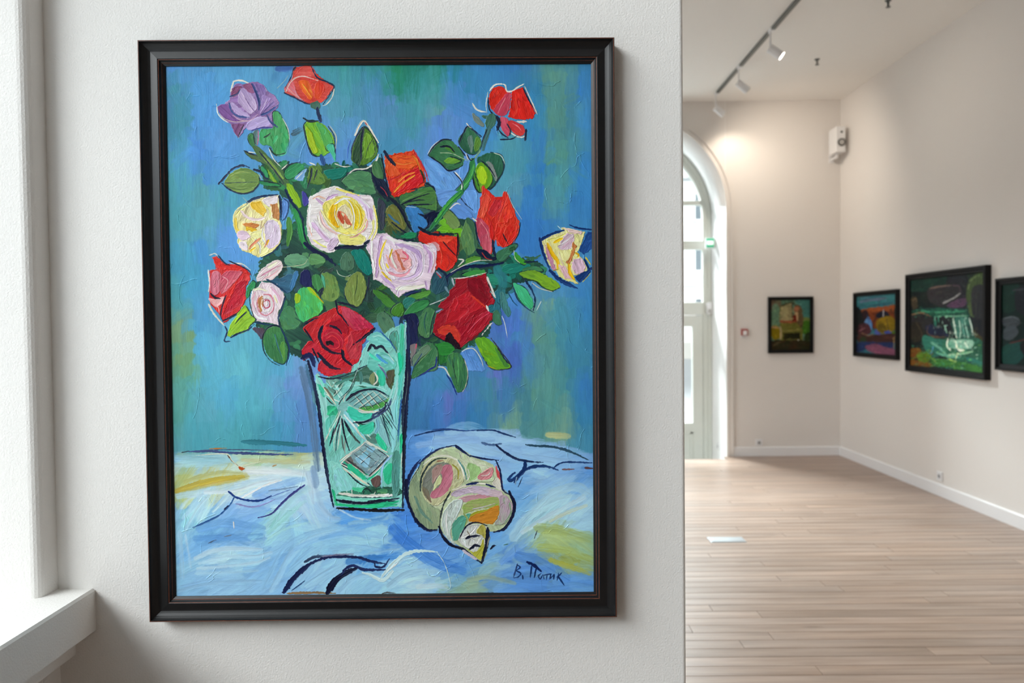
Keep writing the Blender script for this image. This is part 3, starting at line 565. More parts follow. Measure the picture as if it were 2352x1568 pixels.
OPS = r"""
@400 1040 4.356
W #9fd0e8 90 .6|30,60 300,70 600,60
W #a8d4dc 60 .6|20,120 250,110 500,120
W #8ab8c0 70 .6|60,40 300,50 480,60
W #cfe4ee 70 .7|750,230 1000,210 1300,190
W #dde8f2 50 .7|700,190 900,190 1150,180
W #b5d8ec 80 .7|30,430 250,400 600,330 900,280
W #d5e6f0 34 .8|300,400 600,380 850,300 1060,265
W #b8b870 50 .7|100,290 300,230 480,200 700,210
W #b8b060 56 .75|10,380 250,330 500,285 720,235
W #d0ac48 20 .7|260,330 450,290 640,262
W #c4dcf0 60 .7|1330,200 1370,350 1390,490
W #b4d4f0 60 .6|1420,380 1460,520 1560,640 1640,660
W #a4ccf0 40 .6|1350,520 1420,620 1560,680
W #8fb4e8 50 .6|850,420 1000,470 1140,420 1290,350
W #78aae4 70 .6|800,420 1000,330 1280,260
W #a8d8e0 70 .6|900,760 1050,620 1180,460 1330,360
W #98d4d0 50 .6|930,800 1060,680 1200,560 1300,480
W #88ccc8 26 .6|960,740 1020,650 1060,590
W #aee0dc 26 .6|930,860 1100,760 1340,690
W #6aa2e0 110 .6|250,760 500,700 850,760
W #5a94d4 80 .55|200,860 500,850 850,830
W #7aaede 40 .5|430,720 560,640 700,620
W #c8e4f4 30 .7|60,560 130,470 260,400
W #bfe0f0 30 .7|140,700 240,540 340,430
W #d0ecf0 20 .7|380,590 480,490 540,420
W #b0d8f0 30 .6|100,780 180,650 300,560
W #a8d0ea 50 .6|40,800 60,1000 70,1250
W #bcd8ea 24 .6|100,820 130,1000 150,1150
W #c4e2f6 46 .75|200,1060 380,980 600,960 860,970
W #b8dcf4 40 .7|240,1110 500,1050 800,1040 960,1000
W #c0e0f6 34 .7|220,1160 500,1140 800,1100 940,1050
W #acd6f0 30 .6|200,1210 500,1200 830,1180
W #9ccaee 40 .6|30,1390 250,1330 560,1290 900,1290
W #8cbae4 24 .55|60,1340 300,1290 600,1250
W #a4d0f0 60 .65|960,1380 1060,1200 1180,1000 1360,860 1640,780
W #94c8f0 50 .6|860,1360 960,1180 1080,960 1300,820 1600,740
W #8cc0ee 60 .6|1200,960 1500,840 1900,800 2150,850
W #78b4ea 34 .6|1450,860 1700,800 1950,850
W #a8d6ec 50 .6|1750,700 2000,660 2120,640
W #98cce8 40 .6|2080,900 2200,780 2160,640
W #4f92dc 50 .7|1700,570 1900,620 2080,600
W #5c9ce0 30 .7|1900,670 2050,660 2120,620
W #e0eef0 14 .8|1640,560 1800,640 1960,670
W #94c8f0 50 .7|1560,960 1800,930 2050,960
W #3a84dc 50 .7|1950,1040 2150,1040 2260,1020
W #a0d0f2 70 .8|1320,1330 1500,1220 1680,1120
W #a0d0f2 60 .8|1660,1380 1800,1260 2000,1230 2200,1300
W #b4dcf4 44 .8|2120,1180 2250,1080 2400,1030
W #a8d4f0 80 .8|2150,1330 2300,1220 2450,1180
D #2a3a58 30|1300,1090 1400,1040 1600,1020
@0 0 1
W #b8e0f2 24 .65|1180,1230 1220,1180 1280,1150 1340,1140
W #b4dcf0 20 .65|1230,1170 1270,1130 1320,1115 1350,1130
W #c8e4f4 12 .75|1200,1220 1250,1190 1340,1140
W #d4dcc0 8 .75|1262,1195 1300,1175 1345,1158
W #a9bc6a 22 .6|1235,1210 1280,1215 1350,1235
W #b4b440 14 .75|1265,1285 1310,1300 1355,1315
W #a8b858 18 .6|1240,1255 1300,1262 1350,1280
W #4a86dc 26 .6|1190,1275 1240,1290 1300,1325
W #5c98e4 20 .5|1180,1340 1260,1345 1350,1335
W #3a7cd8 30 .7|905,1215 940,1250 1000,1290 1060,1310
W #a0ccf0 20 .7|1000,1005 1060,1020 1140,1040 1190,1055
W #90bcf0 16 .7|960,1020 1040,1010 1130,1005
W #9cc8f2 16 .7|1180,1035 1250,1050 1320,1058
W #a4bca0 12 .6|1075,1330 1120,1325 1180,1338
@300 60
W #3a5aa8 60 .7|1340,380 1460,380
S #e4ded2 16|915,600 930,530 945,495 1010,490 1075,512
S #dcd8cc 10|785,700 800,790 860,850 930,880 950,960 985,1005
P #8a64a0 #a688bb|920,560 960,520 1010,515 1060,530 1085,510 1150,500 1215,530 1240,580 1300,620 1345,690 1340,730 1290,770 1300,850 1290,910 1180,915 1100,930 1060,900 1020,960 980,1000 940,950 910,880 860,840 820,800 790,720 850,700 900,660 910,600
F #4aa060 #3fb070|1290,780 1340,770 1390,850 1430,960 1430,1080 1390,1150 1310,1160 1270,1080 1180,1060 1170,950 1200,925 1300,910
F #6a8a90 #5a7a70|1110,950 1160,930 1160,1000 1150,1070 1110,1040
F #3a7a48|1070,990 1110,970 1130,1060 1180,1120 1130,1100 1080,1050
S #2a4a3a 12|1210,1000 1250,980 1270,960
S #1f3a30 16|1260,1090 1290,1140 1340,1160 1400,1140
S #5fc8a0 10|1430,1080 1400,1150 1330,1165
S #c8d0c8 8|1380,830 1430,930 1445,1060
S #c87890 10|1160,940 1160,1010 1150,1070
F #7a3f68 #8a4a72|920,590 960,540 1010,540 1000,590 940,640
F #a890c0 #c8b0d4|1000,560 1060,560 1120,640 1150,740 1100,790 1040,760 980,680 990,610
F #8a5078|1020,530 1080,520 1130,570 1100,600 1040,560
F #7a5ca0 #9078b0|1110,520 1200,530 1230,600 1200,680 1160,700 1130,620
F #a084c0 #bca0cc|1200,620 1260,640 1320,700 1240,740 1180,780 1190,700
F #74488c #845a9c|800,720 880,700 920,760 960,830 1040,860 940,860 860,830 810,780
F #b8a0d0 #c8b4d8|920,690 980,730 1060,790 1080,820 990,800 930,740
F #b8a4d8 #ccbce2|1060,880 1150,820 1240,820 1270,880 1180,910 1080,930
F #7a4a78|920,880 1030,880 1010,930 975,990 940,950
S #c8a0b0 7|930,800 990,840 1080,850 1160,790
S #d8c0d8 6|1010,600 1060,680 1110,760
S #6a4f88 7|1040,640 1090,720 1140,780
S #d0b8dc 6|1240,650 1210,720 1180,780
S #7a5a98 7|1280,650 1230,720 1180,790
S #5a4a88 8|1300,680 1240,740 1180,800
S #2f3f78 22|1105,520 1145,600 1170,680 1165,750
S #3f5088 20|900,690 920,760 980,810 1080,820
S #2f3f70 14|905,635 970,610 1000,570
S #3f5090 18|1190,800 1260,770 1335,715
S #3f4a80 16|1240,800 1270,860 1330,905
S #4a4a90 12|1100,940 1180,915 1290,910
S #e0c8b8 6|810,790 860,835 950,860 1060,850
S #2a2a3a 8|975,1000 1000,950 1030,890
P #d83a30 #e05a50|1480,370 1640,350 1700,440 1760,490 1840,545 1800,610 1740,680 1660,700 1600,690 1520,640 1400,600 1400,550 1460,480
F #dd3a34 #e86a60|1490,440 1560,365 1640,365 1680,450 1600,460 1520,470
F #e88a98 #e05a60|1400,560 1470,490 1510,600 1560,670 1460,610
F #ee6224 #f08a30|1520,500 1570,480 1620,500 1660,600 1640,660 1600,640 1550,580
F #e03028 #ea5a2c|1680,510 1730,510 1760,560 1720,650 1670,650 1660,580
S #f4982c 10|1560,520 1600,580 1640,640
S #e8c0b8 10|1410,590 1440,520 1490,470 1560,450 1640,470 1700,490
S #f0b0a8 8|1430,560 1480,610 1560,660
S #1f2a4a 15|1395,600 1480,640 1580,690 1640,705
S #1f2a4a 14|1640,365 1690,460 1780,500 1845,545 1800,620 1745,700
S #1f2a4a 9|1480,370 1460,450 1400,560
S #e8e0d0 10|1845,560 1825,640 1775,700 1740,715
S #1f2a3a 16|1500,370 1475,400
S #8fb0b8 6|1330,560 1400,490 1440,430
F #4a7060 #6a8f78|1640,690 1700,680 1720,730 1680,750 1640,730
S #1f2a4a 40|1690,735 1705,800 1722,860
W #5a9ab8 90 .8|1560,960 1450,1110 1500,1150
D #3f5f70 50|1470,970 1570,910
F #5aa83a #8ac030|1575,880 1640,845 1720,870 1790,930 1840,1010 1840,1080 1800,1130 1740,1160 1660,1150 1610,1060 1580,960
F #58b058 #4cb070|1680,870 1740,890 1800,960 1830,1050 1790,1120 1760,1080 1720,960
F #8ec020 #a8c428|1590,900 1640,960 1670,1060 1700,1130 1650,1140 1610,1040
F #4ab890|1770,1080 1830,1060 1850,1130 1850,1210 1820,1160
S #1f2f3a 18|1565,825 1620,855 1700,850
S #1f2f3a 12|1570,890 1580,960 1610,1080 1650,1160 1740,1170
S #2a3a3a 9|1790,900 1840,980 1850,1080
S #d8d0b8 8|1800,890 1860,990 1855,1100
S #6ab848 6|1670,900 1720,1000 1780,1090
S #2a5088 42|1725,1160 1750,1250
F #4f7a28 #6a9a30|2110,905 2170,950 2220,1040 2235,1130 2200,1190 2130,1240 2060,1250 2000,1200 2010,1100 2050,980
F #2a4a3a #3a5a3a|2070,960 2110,920 2090,1050 2080,1180 2060,1245 2010,1200 2020,1080
F #6fa032 #84b03a|2120,960 2170,980 2200,1080 2200,1150 2120,1190 2110,1080
S #3a5a28 8|2200,1000 2150,1080 2120,1180
S #1a2438 16|2100,930 2085,1050 2085,1200
S #1f2a40 11|2110,900 2040,1000 2000,1100 1995,1190
S #1f2a40 10|2110,900 2180,960 2230,1060 2240,1120
S #e8e0d0 17|2030,980 2070,890 2110,850 2145,890 2190,960 2240,1045
S #d04040 10|2120,865 2138,890
S #3f6fc0 12|1990,1010 1965,1120 1960,1200
F #6f8f4a #86a052|850,1410 900,1330 980,1280 1060,1270 1140,1320 1170,1380 1150,1440 1080,1490 990,1500 900,1460
S #5a7a40 10|870,1440 1000,1470 1120,1440
S #9aac60 9|900,1350 1000,1310 1090,1320
S #1a2440 20|800,1418 860,1350 930,1280 1010,1250 1080,1270
S #1a2440 12|830,1412 900,1470 1000,1505 1100,1490 1150,1440
S #3a4f48 8|840,1410 1000,1405 1140,1400
S #c0c8a8 6|1160,1330 1190,1380
F #2f8a58|1180,1260 1230,1290 1250,1360 1210,1350
F #7aa830|1240,1280 1300,1360 1330,1410 1280,1390
F #2f8a55 #3a9a50|1170,1390 1260,1400 1340,1420 1350,1440 1230,1440 1170,1420
F #4f6a40|1040,1130 1100,1150 1180,1180 1240,1240 1190,1230 1100,1190
S #1f2a38 12|1030,1120 1100,1150 1160,1160
S #e0dcd0 9|1070,1130 1150,1140
S #1f2a48 22|1120,1288 1180,1308 1215,1360 1245,1375
S #4a6a40 70|1130,1090 1230,1190 1320,1290 1400,1400 1470,1500
S #7a9a48 34|1200,1160 1290,1260 1380,1370
S #1f2840 13|1170,1130 1260,1240 1340,1340 1390,1420
S #d8d8c8 8|1255,1100 1300,1200 1370,1270
F #2f8a55 #3a9a60|1400,1290 1460,1240 1540,1230 1580,1270 1530,1310 1480,1360 1410,1370
S #1f3038 10|1390,1300 1450,1240 1540,1220
F #90b8e0 #70a8e0|1480,1370 1540,1310 1590,1280 1580,1340 1560,1390
S #d8e4e8 10|1500,1370 1560,1310
F #4f7a3a #6a8f40|1620,1260 1680,1260 1740,1330 1760,1390 1720,1420 1640,1410 1600,1400 1610,1320
S #1a2838 16|1640,1270 1630,1360 1600,1450
S #1a2838 10|1690,1290 1660,1380
F #0f7a68 #1a8070|1750,1300 1860,1270 1960,1280 1920,1350 1850,1380 1780,1360
F #4f8a5f #5f9460|1910,1390 1980,1320 2090,1290 2160,1310 2190,1400 2220,1500 2150,1510 2050,1490 1960,1440
S #3f7050 8|1950,1390 2050,1380 2150,1400
F #2a5a45 #4f8a50|2180,1240 2230,1190 2260,1180 2290,1260 2300,1360 2240,1380 2190,1330
S #141c30 60|2190,1310 2240,1420 2280,1500 2330,1568
S #1f2a40 14|1950,1330 2040,1285 2150,1300
S #e0dcd0 13|2240,1150 2210,1220 2130,1278 2030,1285 1960,1335
S #e0d8cc 10|1370,1285 1420,1240
S #e0d8cc 10|1620,1225 1680,1250
S #e0d8cc 12|1850,1235 1930,1262 1990,1255
@850 60
S #e0dcd0 14|930,690 960,740 1000,760 1050,770
S #d8d8d0 8|1070,590 1052,700 1060,780
P #e02a20 #e83a28|1170,535 1220,560 1240,600 1180,680 1120,760 1090,740 1080,650 1090,590 1120,555
P #e02820 #d82420|1290,580 1385,545 1440,650 1500,780 1480,830 1400,845 1320,830 1250,810 1270,720
F #c84058 #d86a70|1240,600 1275,600 1270,700 1240,790 1180,800 1120,760 1170,680
S #e08890 6|1230,640 1180,730 1160,780
S #b83048 6|1250,650 1220,740 1200,790
F #c83a58 #d85a70|1180,820 1240,830 1270,900 1260,980 1230,985 1190,920
F #d83a40 #e04a40|1250,850 1320,860 1390,900 1400,960 1360,985 1300,960 1260,900
S #e87a80 8|1290,870 1340,900 1370,940
S #e83a24 12|1310,640 1330,740 1300,810
S #e8e0d4 15|1085,580 1110,545 1150,520 1220,525 1240,582 1290,578 1340,545 1395,515
S #d8d0c4 10|1400,540 1450,650 1512,790
F #e8e0d8|1290,850 1380,842 1420,855 1370,870
S #e8e0d4 10|1265,950 1330,988 1390,990 1420,940
S #1a2038 11|1072,640 1080,740 1120,790 1160,810
S #1a2038 12|1383,550 1430,650 1480,740
S #1a2038 32|1150,810 1170,870 1150,930
S #1a2038 13|1140,890 1190,960 1250,1000
S #1a2038 12|1240,875 1270,930 1265,980
S #1a2038 18|1412,920 1400,1025
S #1a2038 9|1180,1015 1280,1010 1330,980
F #6f7f78|930,780 960,800 1020,860 1030,900 980,880 940,830
F #3f6a58|1000,790 1060,800 1060,830 1010,820
F #3f7060 #4f8070|1070,790 1130,790 1140,850 1110,910 1060,920 1040,860
S #3f6a68 46|1080,905 1060,970 1030,1050 1020,1110
S #1a2438 11|1060,930 1020,1020 1000,1120
F #6aa4e8 #74a8e6|500,1200 560,1200 640,1250 720,1310 790,1370 800,1430 730,1500 640,1560 590,1500 540,1400 510,1300
F #6098e0 #6aa4ea|830,1220 880,1200 900,1260 870,1340 820,1370 810,1300
S #e0dcd0 9|930,920 970,990 1010,1010
F #2a5f48 #3f7a58|890,900 940,940 1000,1000 1010,1060 980,1130 930,1150 860,1120 810,1050 820,990 860,950
F #5a8a38|960,1000 1005,1030 980,1110 950,1110
F #6a8a80 #4f7a68|880,1000 920,980 940,1060 920,1130 900,1080
S #1a2438 12|810,1050 850,950 890,895 950,940 1010,990
S #1a2438 14|800,1080 830,1120 860,1160
S #e0d8c8 8|875,868 900,900 925,915
F #2f6a48 #3f7a50|540,1150 600,1070 670,1020 740,1030 800,1080 850,1160 850,1230 790,1280 730,1290 660,1240 590,1190
F #5f9a38 #7ab03a|670,1200 730,1170 800,1190 830,1210 770,1240 700,1240
F #4f8a38|680,1090 740,1080 770,1130 720,1120
S #a0b890 8|640,1135 740,1140 830,1180 900,1210
S #141c30 13|530,1160 580,1080 660,1020 740,1020
S #141c30 11|540,1165 640,1230 700,1290 760,1290 840,1250
S #141c30 16|640,1080 720,1080 770,1130
S #d8d8d0 7|525,1150 570,1075 640,1018
F #2f6a50 #2a5a48|970,1210 1020,1160 1090,1135 1160,1150 1200,1210 1205,1290 1160,1370 1110,1440 1060,1440
F #8a8f90 #7a8a80|1060,1220 1100,1230 1150,1340 1140,1390 1110,1340 1080,1270
F #6aa828 #9acc28|960,1270 1000,1220 1040,1240 1090,1310 1110,1380 1080,1440 1030,1480 980,1490 950,1420
F #a4d024 #b0d828|980,1270 1020,1260 1060,1340 1040,1420 990,1400 970,1340
F #4a8a30|940,1300 960,1360 1000,1480 970,1480 940,1400
S #141c30 14|940,1230 930,1330 950,1440 990,1490 1050,1480
S #141c30 9|1000,1200 1080,1270 1130,1350
S #1f3040 9|1090,1130 1180,1150 1215,1220 1200,1310 1130,1430
S #c0d0b8 7|1120,1135 1190,1165 1222,1240
S #2f8048 56|930,1205 920,1300 860,1420 770,1520 700,1600
S #4aa850 18|940,1240 910,1350 840,1450 760,1540
S #1a3a48 9|905,1230 890,1310 830,1410 740,1500
S #e0d8cc 10|870,1140 890,1190 930,1195
S #7aa888 16|1000,1110 945,1190
S #141c30 10|880,1150 910,1200 950,1180
S #e8e4dc 16|775,1310 835,1400 822,1480
S #20304a 9|755,1305 830,1390 848,1480
P #e0301f #e84a24 1.6|140,1160 210,1150 400,1110 420,1150 480,1240 510,1390 490,1430 370,1490 230,1530 190,1500 160,1380 140,1260
P #e8582a #f07038 1.6|140,1160 180,1200 250,1270 290,1330 180,1360 150,1280
P #e85020 #f06a28 1.6|210,1160 390,1160 440,1190 450,1240 360,1280 260,1270 220,1220
P #d01c28 #e02a20 1.6|300,1330 440,1270 500,1390 420,1450 300,1490 240,1510 330,1420
S #f07a30 18 1.6|260,1400 330,1340 410,1310
S #f0902c 17 1.6|220,1490 300,1410 410,1335
S #c83a20 8|250,1180 340,1190 430,1170
S #f48a3a 8|200,1210 300,1240 400,1220
S #c02028 8|180,1380 260,1350 320,1300
S #e88a30 12|390,1160 430,1210 470,1330
S #c83040 16|400,1112 440,1180 500,1290 532,1385
S #14203a 28|135,1118 180,1190 235,1250
S #14203a 12|110,1150 130,1260 160,1420 200,1500
S #2a3020 20|460,1290 490,1350 490,1400
S #14203a 8|370,1470 480,1440
F #14203a #1a2a40|20,1280 110,1340 170,1460 190,1520 120,1510 60,1450
F #3a6a45 #4f8050|30,1240 60,1210 110,1260 130,1370 70,1360 30,1320
S #c83040 6|100,1440 140,1480 170,1540
F #3f7048 #4f8a40|280,1520 380,1500 480,1450 560,1440 600,1500 610,1580 500,1600 300,1600
S #14203a 14|500,1405 570,1440 602,1500
@850 440
F #3a3f50 #2f4a40|80,60 140,100 140,200 130,330 90,330 80,200
F #6a9ce0 #74a8ea|600,-10 800,-10 720,70 660,130 620,80
F #6aa0e4|860,-10 960,-10 980,80 960,190 900,150 860,60
F #6498e0 #70a4e6|720,140 790,100 870,150 930,220 830,240 760,200
S #20304a 10|800,20 860,100 930,160
S #e0dcd0 10|720,150 780,100 820,110
F #3f7048 #4f8040|270,100 400,40 560,-20 600,30 610,150 560,160 440,130 340,120
S #6a9a50 8|300,80 420,20 520,-10
S #141c30 14|290,110 420,50 540,10
S #141c30 16|340,120 450,110 560,110
S #1a2438 10|340,90 440,70 500,70
F #3a7fc0 #3f86cc|330,140 400,130 470,170 510,230 520,300 460,340 400,370 380,300 350,220
S #c0c8c8 6|325,125 420,138
P #141c3a #1a2a50|440,190 500,200 560,170 620,180 650,150 640,220 580,260 540,320 500,350 470,340 520,290 510,240
F #5f6a35 #7a7a3a|150,160 200,110 250,130 300,220 330,290 310,340 250,340 180,290 150,230
S #3a6a88 20|170,200 220,250 280,290
S #141c30 30|170,40 250,110 310,200 350,290 395,360
S #141c30 13|200,270 290,340 375,400
S #8a8a44 8|260,180 290,250 300,310
S #1f5a48 24|210,350 260,400 400,420
F #1f8a58|280,390 370,360 430,370 400,410 320,410
S #14203a 18|195,418 300,430 400,430
F #6ab42a #7ac030|600,340 680,290 780,310 830,340 820,400 740,370 620,350
F #5f9048 #7a9a58|660,180 720,160 790,230 820,300 750,330 680,260
F #74c030|630,260 680,240 690,290 650,290
F #5a8a58 #6f9a58|830,350 870,250 920,260 950,350 960,480 930,540 880,560 840,480 820,400
F #3f6a4f|870,240 920,250 960,330 970,480 950,500 930,380
S #3f6a3a 10|870,500 880,650
S #2f8048 60|830,0 740,80 670,160 600,260 540,340
S #4aa840 18|820,0 720,90 650,180 590,270
P #e02c24 #e8402a 1.8|1020,-60 1060,-30 1130,40 1190,40 1210,-10 1250,20 1290,130 1350,270 1330,390 1270,470 1200,500 1160,480 1130,430 1100,560 1060,540 1000,480 970,360 960,240 1000,120
P #e84a38 #f06040 1.6|1010,30 1050,0 1100,60 1070,130 1030,230 980,220 1000,120
P #c82430 #d03038 1.6|1130,60 1190,70 1180,140 1110,220 1060,200 1090,120
F #c84860 #d86a78 1.6|960,240 1010,240 1080,330 1100,430 1090,540 1050,540 1000,470 970,350
F #d82420 #c82030 1.6|1090,250 1120,330 1110,430 1080,380
P #e84028 #e02a20 1.8|1150,280 1230,260 1290,200 1340,270 1320,390 1260,460 1200,500 1140,440 1120,380
S #f04a30 10 2.4|1180,340 1195,305 1230,300 1210,370 1230,420
S #f04a34 9 2.4|1060,60 1050,140 1015,235
S #f04a34 9 2.4|1240,40 1200,150 1160,270 1190,330
S #c01c28 9 2.4|1225,60 1190,150 1150,240
S #f05038 10 2.4|1325,250 1345,330 1300,450
S #f05038 9 2.4|1140,400 1160,450 1200,495
S #e88a90 8 2|1000,260 1060,350 1080,440
S #14203a 24|1110,435 1115,520 1140,590
S #2a1828 12|1200,370 1225,420 1255,475
S #14203a 14|950,260 970,400 1000,480
S #14203a 8|1357,270 1340,370 1290,460
S #c8d0d8 8|1240,0 1290,120 1370,240
S #e0d8c8 12|925,230 965,260
F #14203a|960,510 1040,520 1100,570 1150,590 1110,610 1040,590 980,550
S #b83030 9|1010,540 1050,590 1100,605
P #d82a20 #e83424 1.6|450,340 560,360 680,380 800,400 810,480 790,600 760,680 690,720 640,680 600,690 590,600 600,500 520,480 430,430
P #e04028 #e84a30|600,400 780,400 700,460 620,440
S #f0503a 8 2|620,470 650,560 640,660
S #c01c20 8 2|700,560 720,640 690,700
S #141c30 24|440,315 540,370 660,380 795,370
S #2a1420 18|795,370 800,480 785,590
S #3a1420 10|660,440 720,510 790,580
S #141c30 10|430,370 440,440
S #e0d8d0 12|800,600 845,610 795,665
P #e4cce0 #f0dce6 2|-30,500 -10,420 60,370 150,370 230,420 330,440 450,450 560,480 610,500 600,620 590,720 550,790 540,880 480,860 400,880 330,900 260,950 200,890 100,810 30,790 20,650 0,560
S #c8a4cc 32 2.2|110,400 90,520 70,650 60,760
S #f4ece4 20 2.2|20,430 20,560 40,680 40,780
S #f4ece8 26 2.2|150,400 250,440 330,450
F #f0b8b8 #e898a0 2|160,620 200,540 280,510 350,560 380,650 300,720 220,690
S #c4a4d4 34 2.4|240,470 330,490 430,540 450,640 410,740
S #d4b8dc 28 2.4|420,560 460,640 440,720 360,770 260,780
S #e8dce8 16 2.6|380,480 470,520 490,620 470,730 400,790
S #f4ece4 18 2.6|300,450 420,470 480,500
S #c8a0cc 34 2.4|490,480 540,540 550,640 530,720
S #e8b0b8 20 2.4|580,540 580,640 560,720
S #f0e4f0 12 2.8|520,500 575,560 570,660
S #e4d0e8 16 2.6|330,520 390,570 400,650 360,720
S #e89aa8 24 2.2|170,720 240,745 320,740 370,690
S #f0e8dc 22 2.4|120,480 110,580 140,700 200,770
S #f4f0e4 18 2.4|180,510 200,600 250,700
P #c86a50 #d07a58|230,520 270,560 300,640 330,700 290,700 250,610
S #d8607a 16 2.2|300,530 345,580 310,620
S #c86050 12|280,590 335,600
S #f0c830 18 2.2|150,430 112,520 88,640 110,700
S #f0c430 15 2.2|110,715 150,760 205,805
S #f0c020 13|205,510 180,590
S #f0c430 15|150,640 172,685
S #e8a090 8|150,560 180,650
S #c4a4d0 24 2.2|100,750 180,820 240,880 260,930
S #e8e4d4 32 2.2|240,870 330,860 420,850 510,830
S #c8a8d0 22 2.2|500,800 520,875
S #d8c0d8 14 2.2|200,800 330,820 450,790
S #f4ecec 12 2.2|240,930 270,860 380,830
S #1f2f60 22|310,925 380,900 460,880
F #1f3f58 #2f5a68|560,760 620,700 680,720 720,760 700,860 620,920 560,900
P #d03030|600,720 640,740 640,770 610,750
S #8098b0 14|600,710 650,760
S #b8c4d0 14|740,770 760,840
S #7090a0 20|680,850 710,900
S #14203a 20|620,680 690,750 700,830
S #c0c8c8 8|540,1010 640,970 700,940
F #5a9a3a|870,600 960,570 1010,600 960,630 880,640
F #3f7a58 #4a8560|1140,540 1220,500 1300,460 1330,480 1260,560 1200,620 1150,600
F #2a5a38|1250,500 1300,480 1310,510 1270,530
S #3f7a88 20|840,660 960,630 1070,640
S #14204a 28|690,765 780,700 900,665 1040,660 1205,632
S #e0d8c8 8|730,720 850,655 980,612 1100,612
F #2f9050 #3f9a48|830,740 920,700 1040,700 1020,740 900,755
F #2a8a70|1060,740 1140,730 1200,760 1180,820 1110,830 1070,800
W #2f7f88 90 .9|1150,690 1200,790 1180,900
F #1f7f70 #268a78|1200,670 1270,640 1380,640 1450,660 1380,700 1280,730 1200,710
F #3f8058 #4a8a5a|1380,690 1450,660 1530,670 1560,710 1480,710 1410,730
S #3a6a50 20|1400,580 1480,590 1540,560
F #3a9a48 #4aa830|1310,540 1350,580 1400,620 1400,650 1350,630 1310,590
S #d8e0c8 8|1298,520 1308,590 1350,632
S #14203a 12|1390,625 1510,620
F #6aa038 #86b830|1350,730 1430,700 1510,710 1600,750 1680,800 1710,850 1640,880 1560,850 1480,790 1400,770
S #2a4a30 10|1420,780 1500,800 1560,850 1650,890
F #2a7a40|1310,900 1400,1020 1460,1070 1390,1020 1330,960
F #40b878 #4cc890|1290,820 1340,830 1400,860 1440,920 1470,1000 1450,1050 1400,1010 1340,940
S #14284a 20|1400,790 1460,880 1490,970 1470,1060
S #1f3a5a 10|1290,840 1330,950 1400,1030 1480,1080
S #d8d8c8 8|1460,810 1530,860 1640,890
S #c8d8d0 8|1540,980 1500,1060
F #2a6a78|1120,900 1180,880 1170,1000 1190,1100 1150,1180 1110,1140 1120,1000
F #3f7a80 #4a8a88|1170,900 1210,900 1240,1000 1270,1080 1240,1120 1190,1040
F #4a8068 #3f7a58|1100,1080 1160,1060 1190,1180 1150,1190 1110,1150
S #d0d8d8 7|1190,1110 1215,1180 1240,1320
S #1a4a70 10|1240,890 1290,980 1330,1020
P #a01828 #b01c2c 1.4|770,770 900,765 1040,730 1060,800 1080,900 1130,970 1120,1010 1060,1000 1060,1050 1115,1090 1090,1150 1010,1240 930,1310 810,1400 770,1350 720,1290 690,1340 600,1300 560,1250 580,1150 600,1090 660,1050 600,1040 640,990 720,930 720,870 770,840
P #bc1c28 #c42230|770,950 900,880 940,950 1040,1030 900,1100 760,1170 680,1180 700,1080
P #8a1224 #981828|880,780 1020,760 1060,850 1090,960 1040,1010 940,930 880,850
P #b01a2c #c83048|830,1290 940,1130 1060,1060 1110,1090 1000,1230 900,1310
P #a81428 #b8203a|740,1230 850,1200 940,1100 900,1200 830,1300 790,1290
P #cc2a28 #d84030|600,1230 680,1190 760,1200 820,1290 800,1380 720,1280 680,1290 620,1270
S #d03828 18|920,930 980,980 1040,1030
S #c82838 10 2.6|775,935 795,990 760,1070
S #c82838 10 2.6|850,1010 890,1060 820,1130 810,1170
S #c02434 10 2.6|730,1050 700,1110 690,1150
S #c42838 8 2.6|880,1080 900,1090 860,1150
S #d04058 8 1.6|880,1260 980,1150 1070,1090
S #7a1020 8|1000,780 1030,860 1060,930
P #20101c #2a1420|665,1370 690,1290 720,1260 750,1310 790,1350 820,1410 760,1400
S #e8e4dc 28|1055,760 1095,870 1130,945
S #e8e0d4 10|760,772 860,765 1050,722
P #e8e4dc|1125,1160 1080,1180 1010,1280 1070,1215
S #e8e4dc 18|1048,1015 1068,1065
S #8a9ac8 14|590,1080 650,1050
S #3a1420 7|1100,900 1060,800
S #141c30 9|580,1120 555,1250 620,1310 690,1345
F #3f7a50 #5a8a5a|440,1150 490,1060 550,1040 590,1080 570,1150 560,1260 520,1310 460,1290 430,1220
S #2a5a58 10|510,1080 490,1170 510,1280
S #141c30 9|590,1070 560,1160 540,1290
F #3f7a30|20,880 100,890 190,960 240,1020 160,1030 80,960
F #4a8a38 #5a9a40|340,940 440,900 540,880 540,920 440,960
F #2a7a6a #3a8a80|300,980 350,940 410,960 380,1010 330,1050
F #2f8048 #3f9050|360,1030 440,980 520,970 530,1010 460,1060 380,1090 310,1110
F #4a8a30 #3f7030|190,1070 230,1010 290,990 310,1060 290,1110 220,1110
F #1a2048 #202850|290,1110 400,1090 440,1150 430,1250 440,1340 380,1380 340,1340 330,1180
F #5f8a68 #4a7a60|60,1110 130,1070 200,1140 220,1230 150,1280 90,1210
F #5a92dc #6aa0e6|830,1440 880,1400 940,1420 980,1500 1040,1600 880,1600 850,1500
S #e0dcd0 8|830,1430 880,1403 940,1410 1000,1500 1020,1570
F #2f8a3a #3a9040|600,1370 700,1350 760,1400 720,1460 640,1470 590,1420
F #6ab02f #8ac428|950,1330 1010,1300 1080,1320 1150,1400 1210,1500 1270,1570 1170,1590 1090,1580 1030,1500 990,1420
F #4a8a3a|1120,1390 1190,1480 1250,1560 1200,1550
S #b8a020 6|1060,1560 1100,1575 1140,1585
S #3a3a3a 8|1090,1310 1180,1430 1270,1570 1150,1592
F #8a7a80 #7a8a78|340,1400 420,1360 420,1420 390,1500 350,1560
S #c84860 10|420,1358 412,1405
F #3f7a50 #5a8a60|420,1460 520,1350 600,1400 610,1500 600,1590 500,1620 370,1680 380,1600
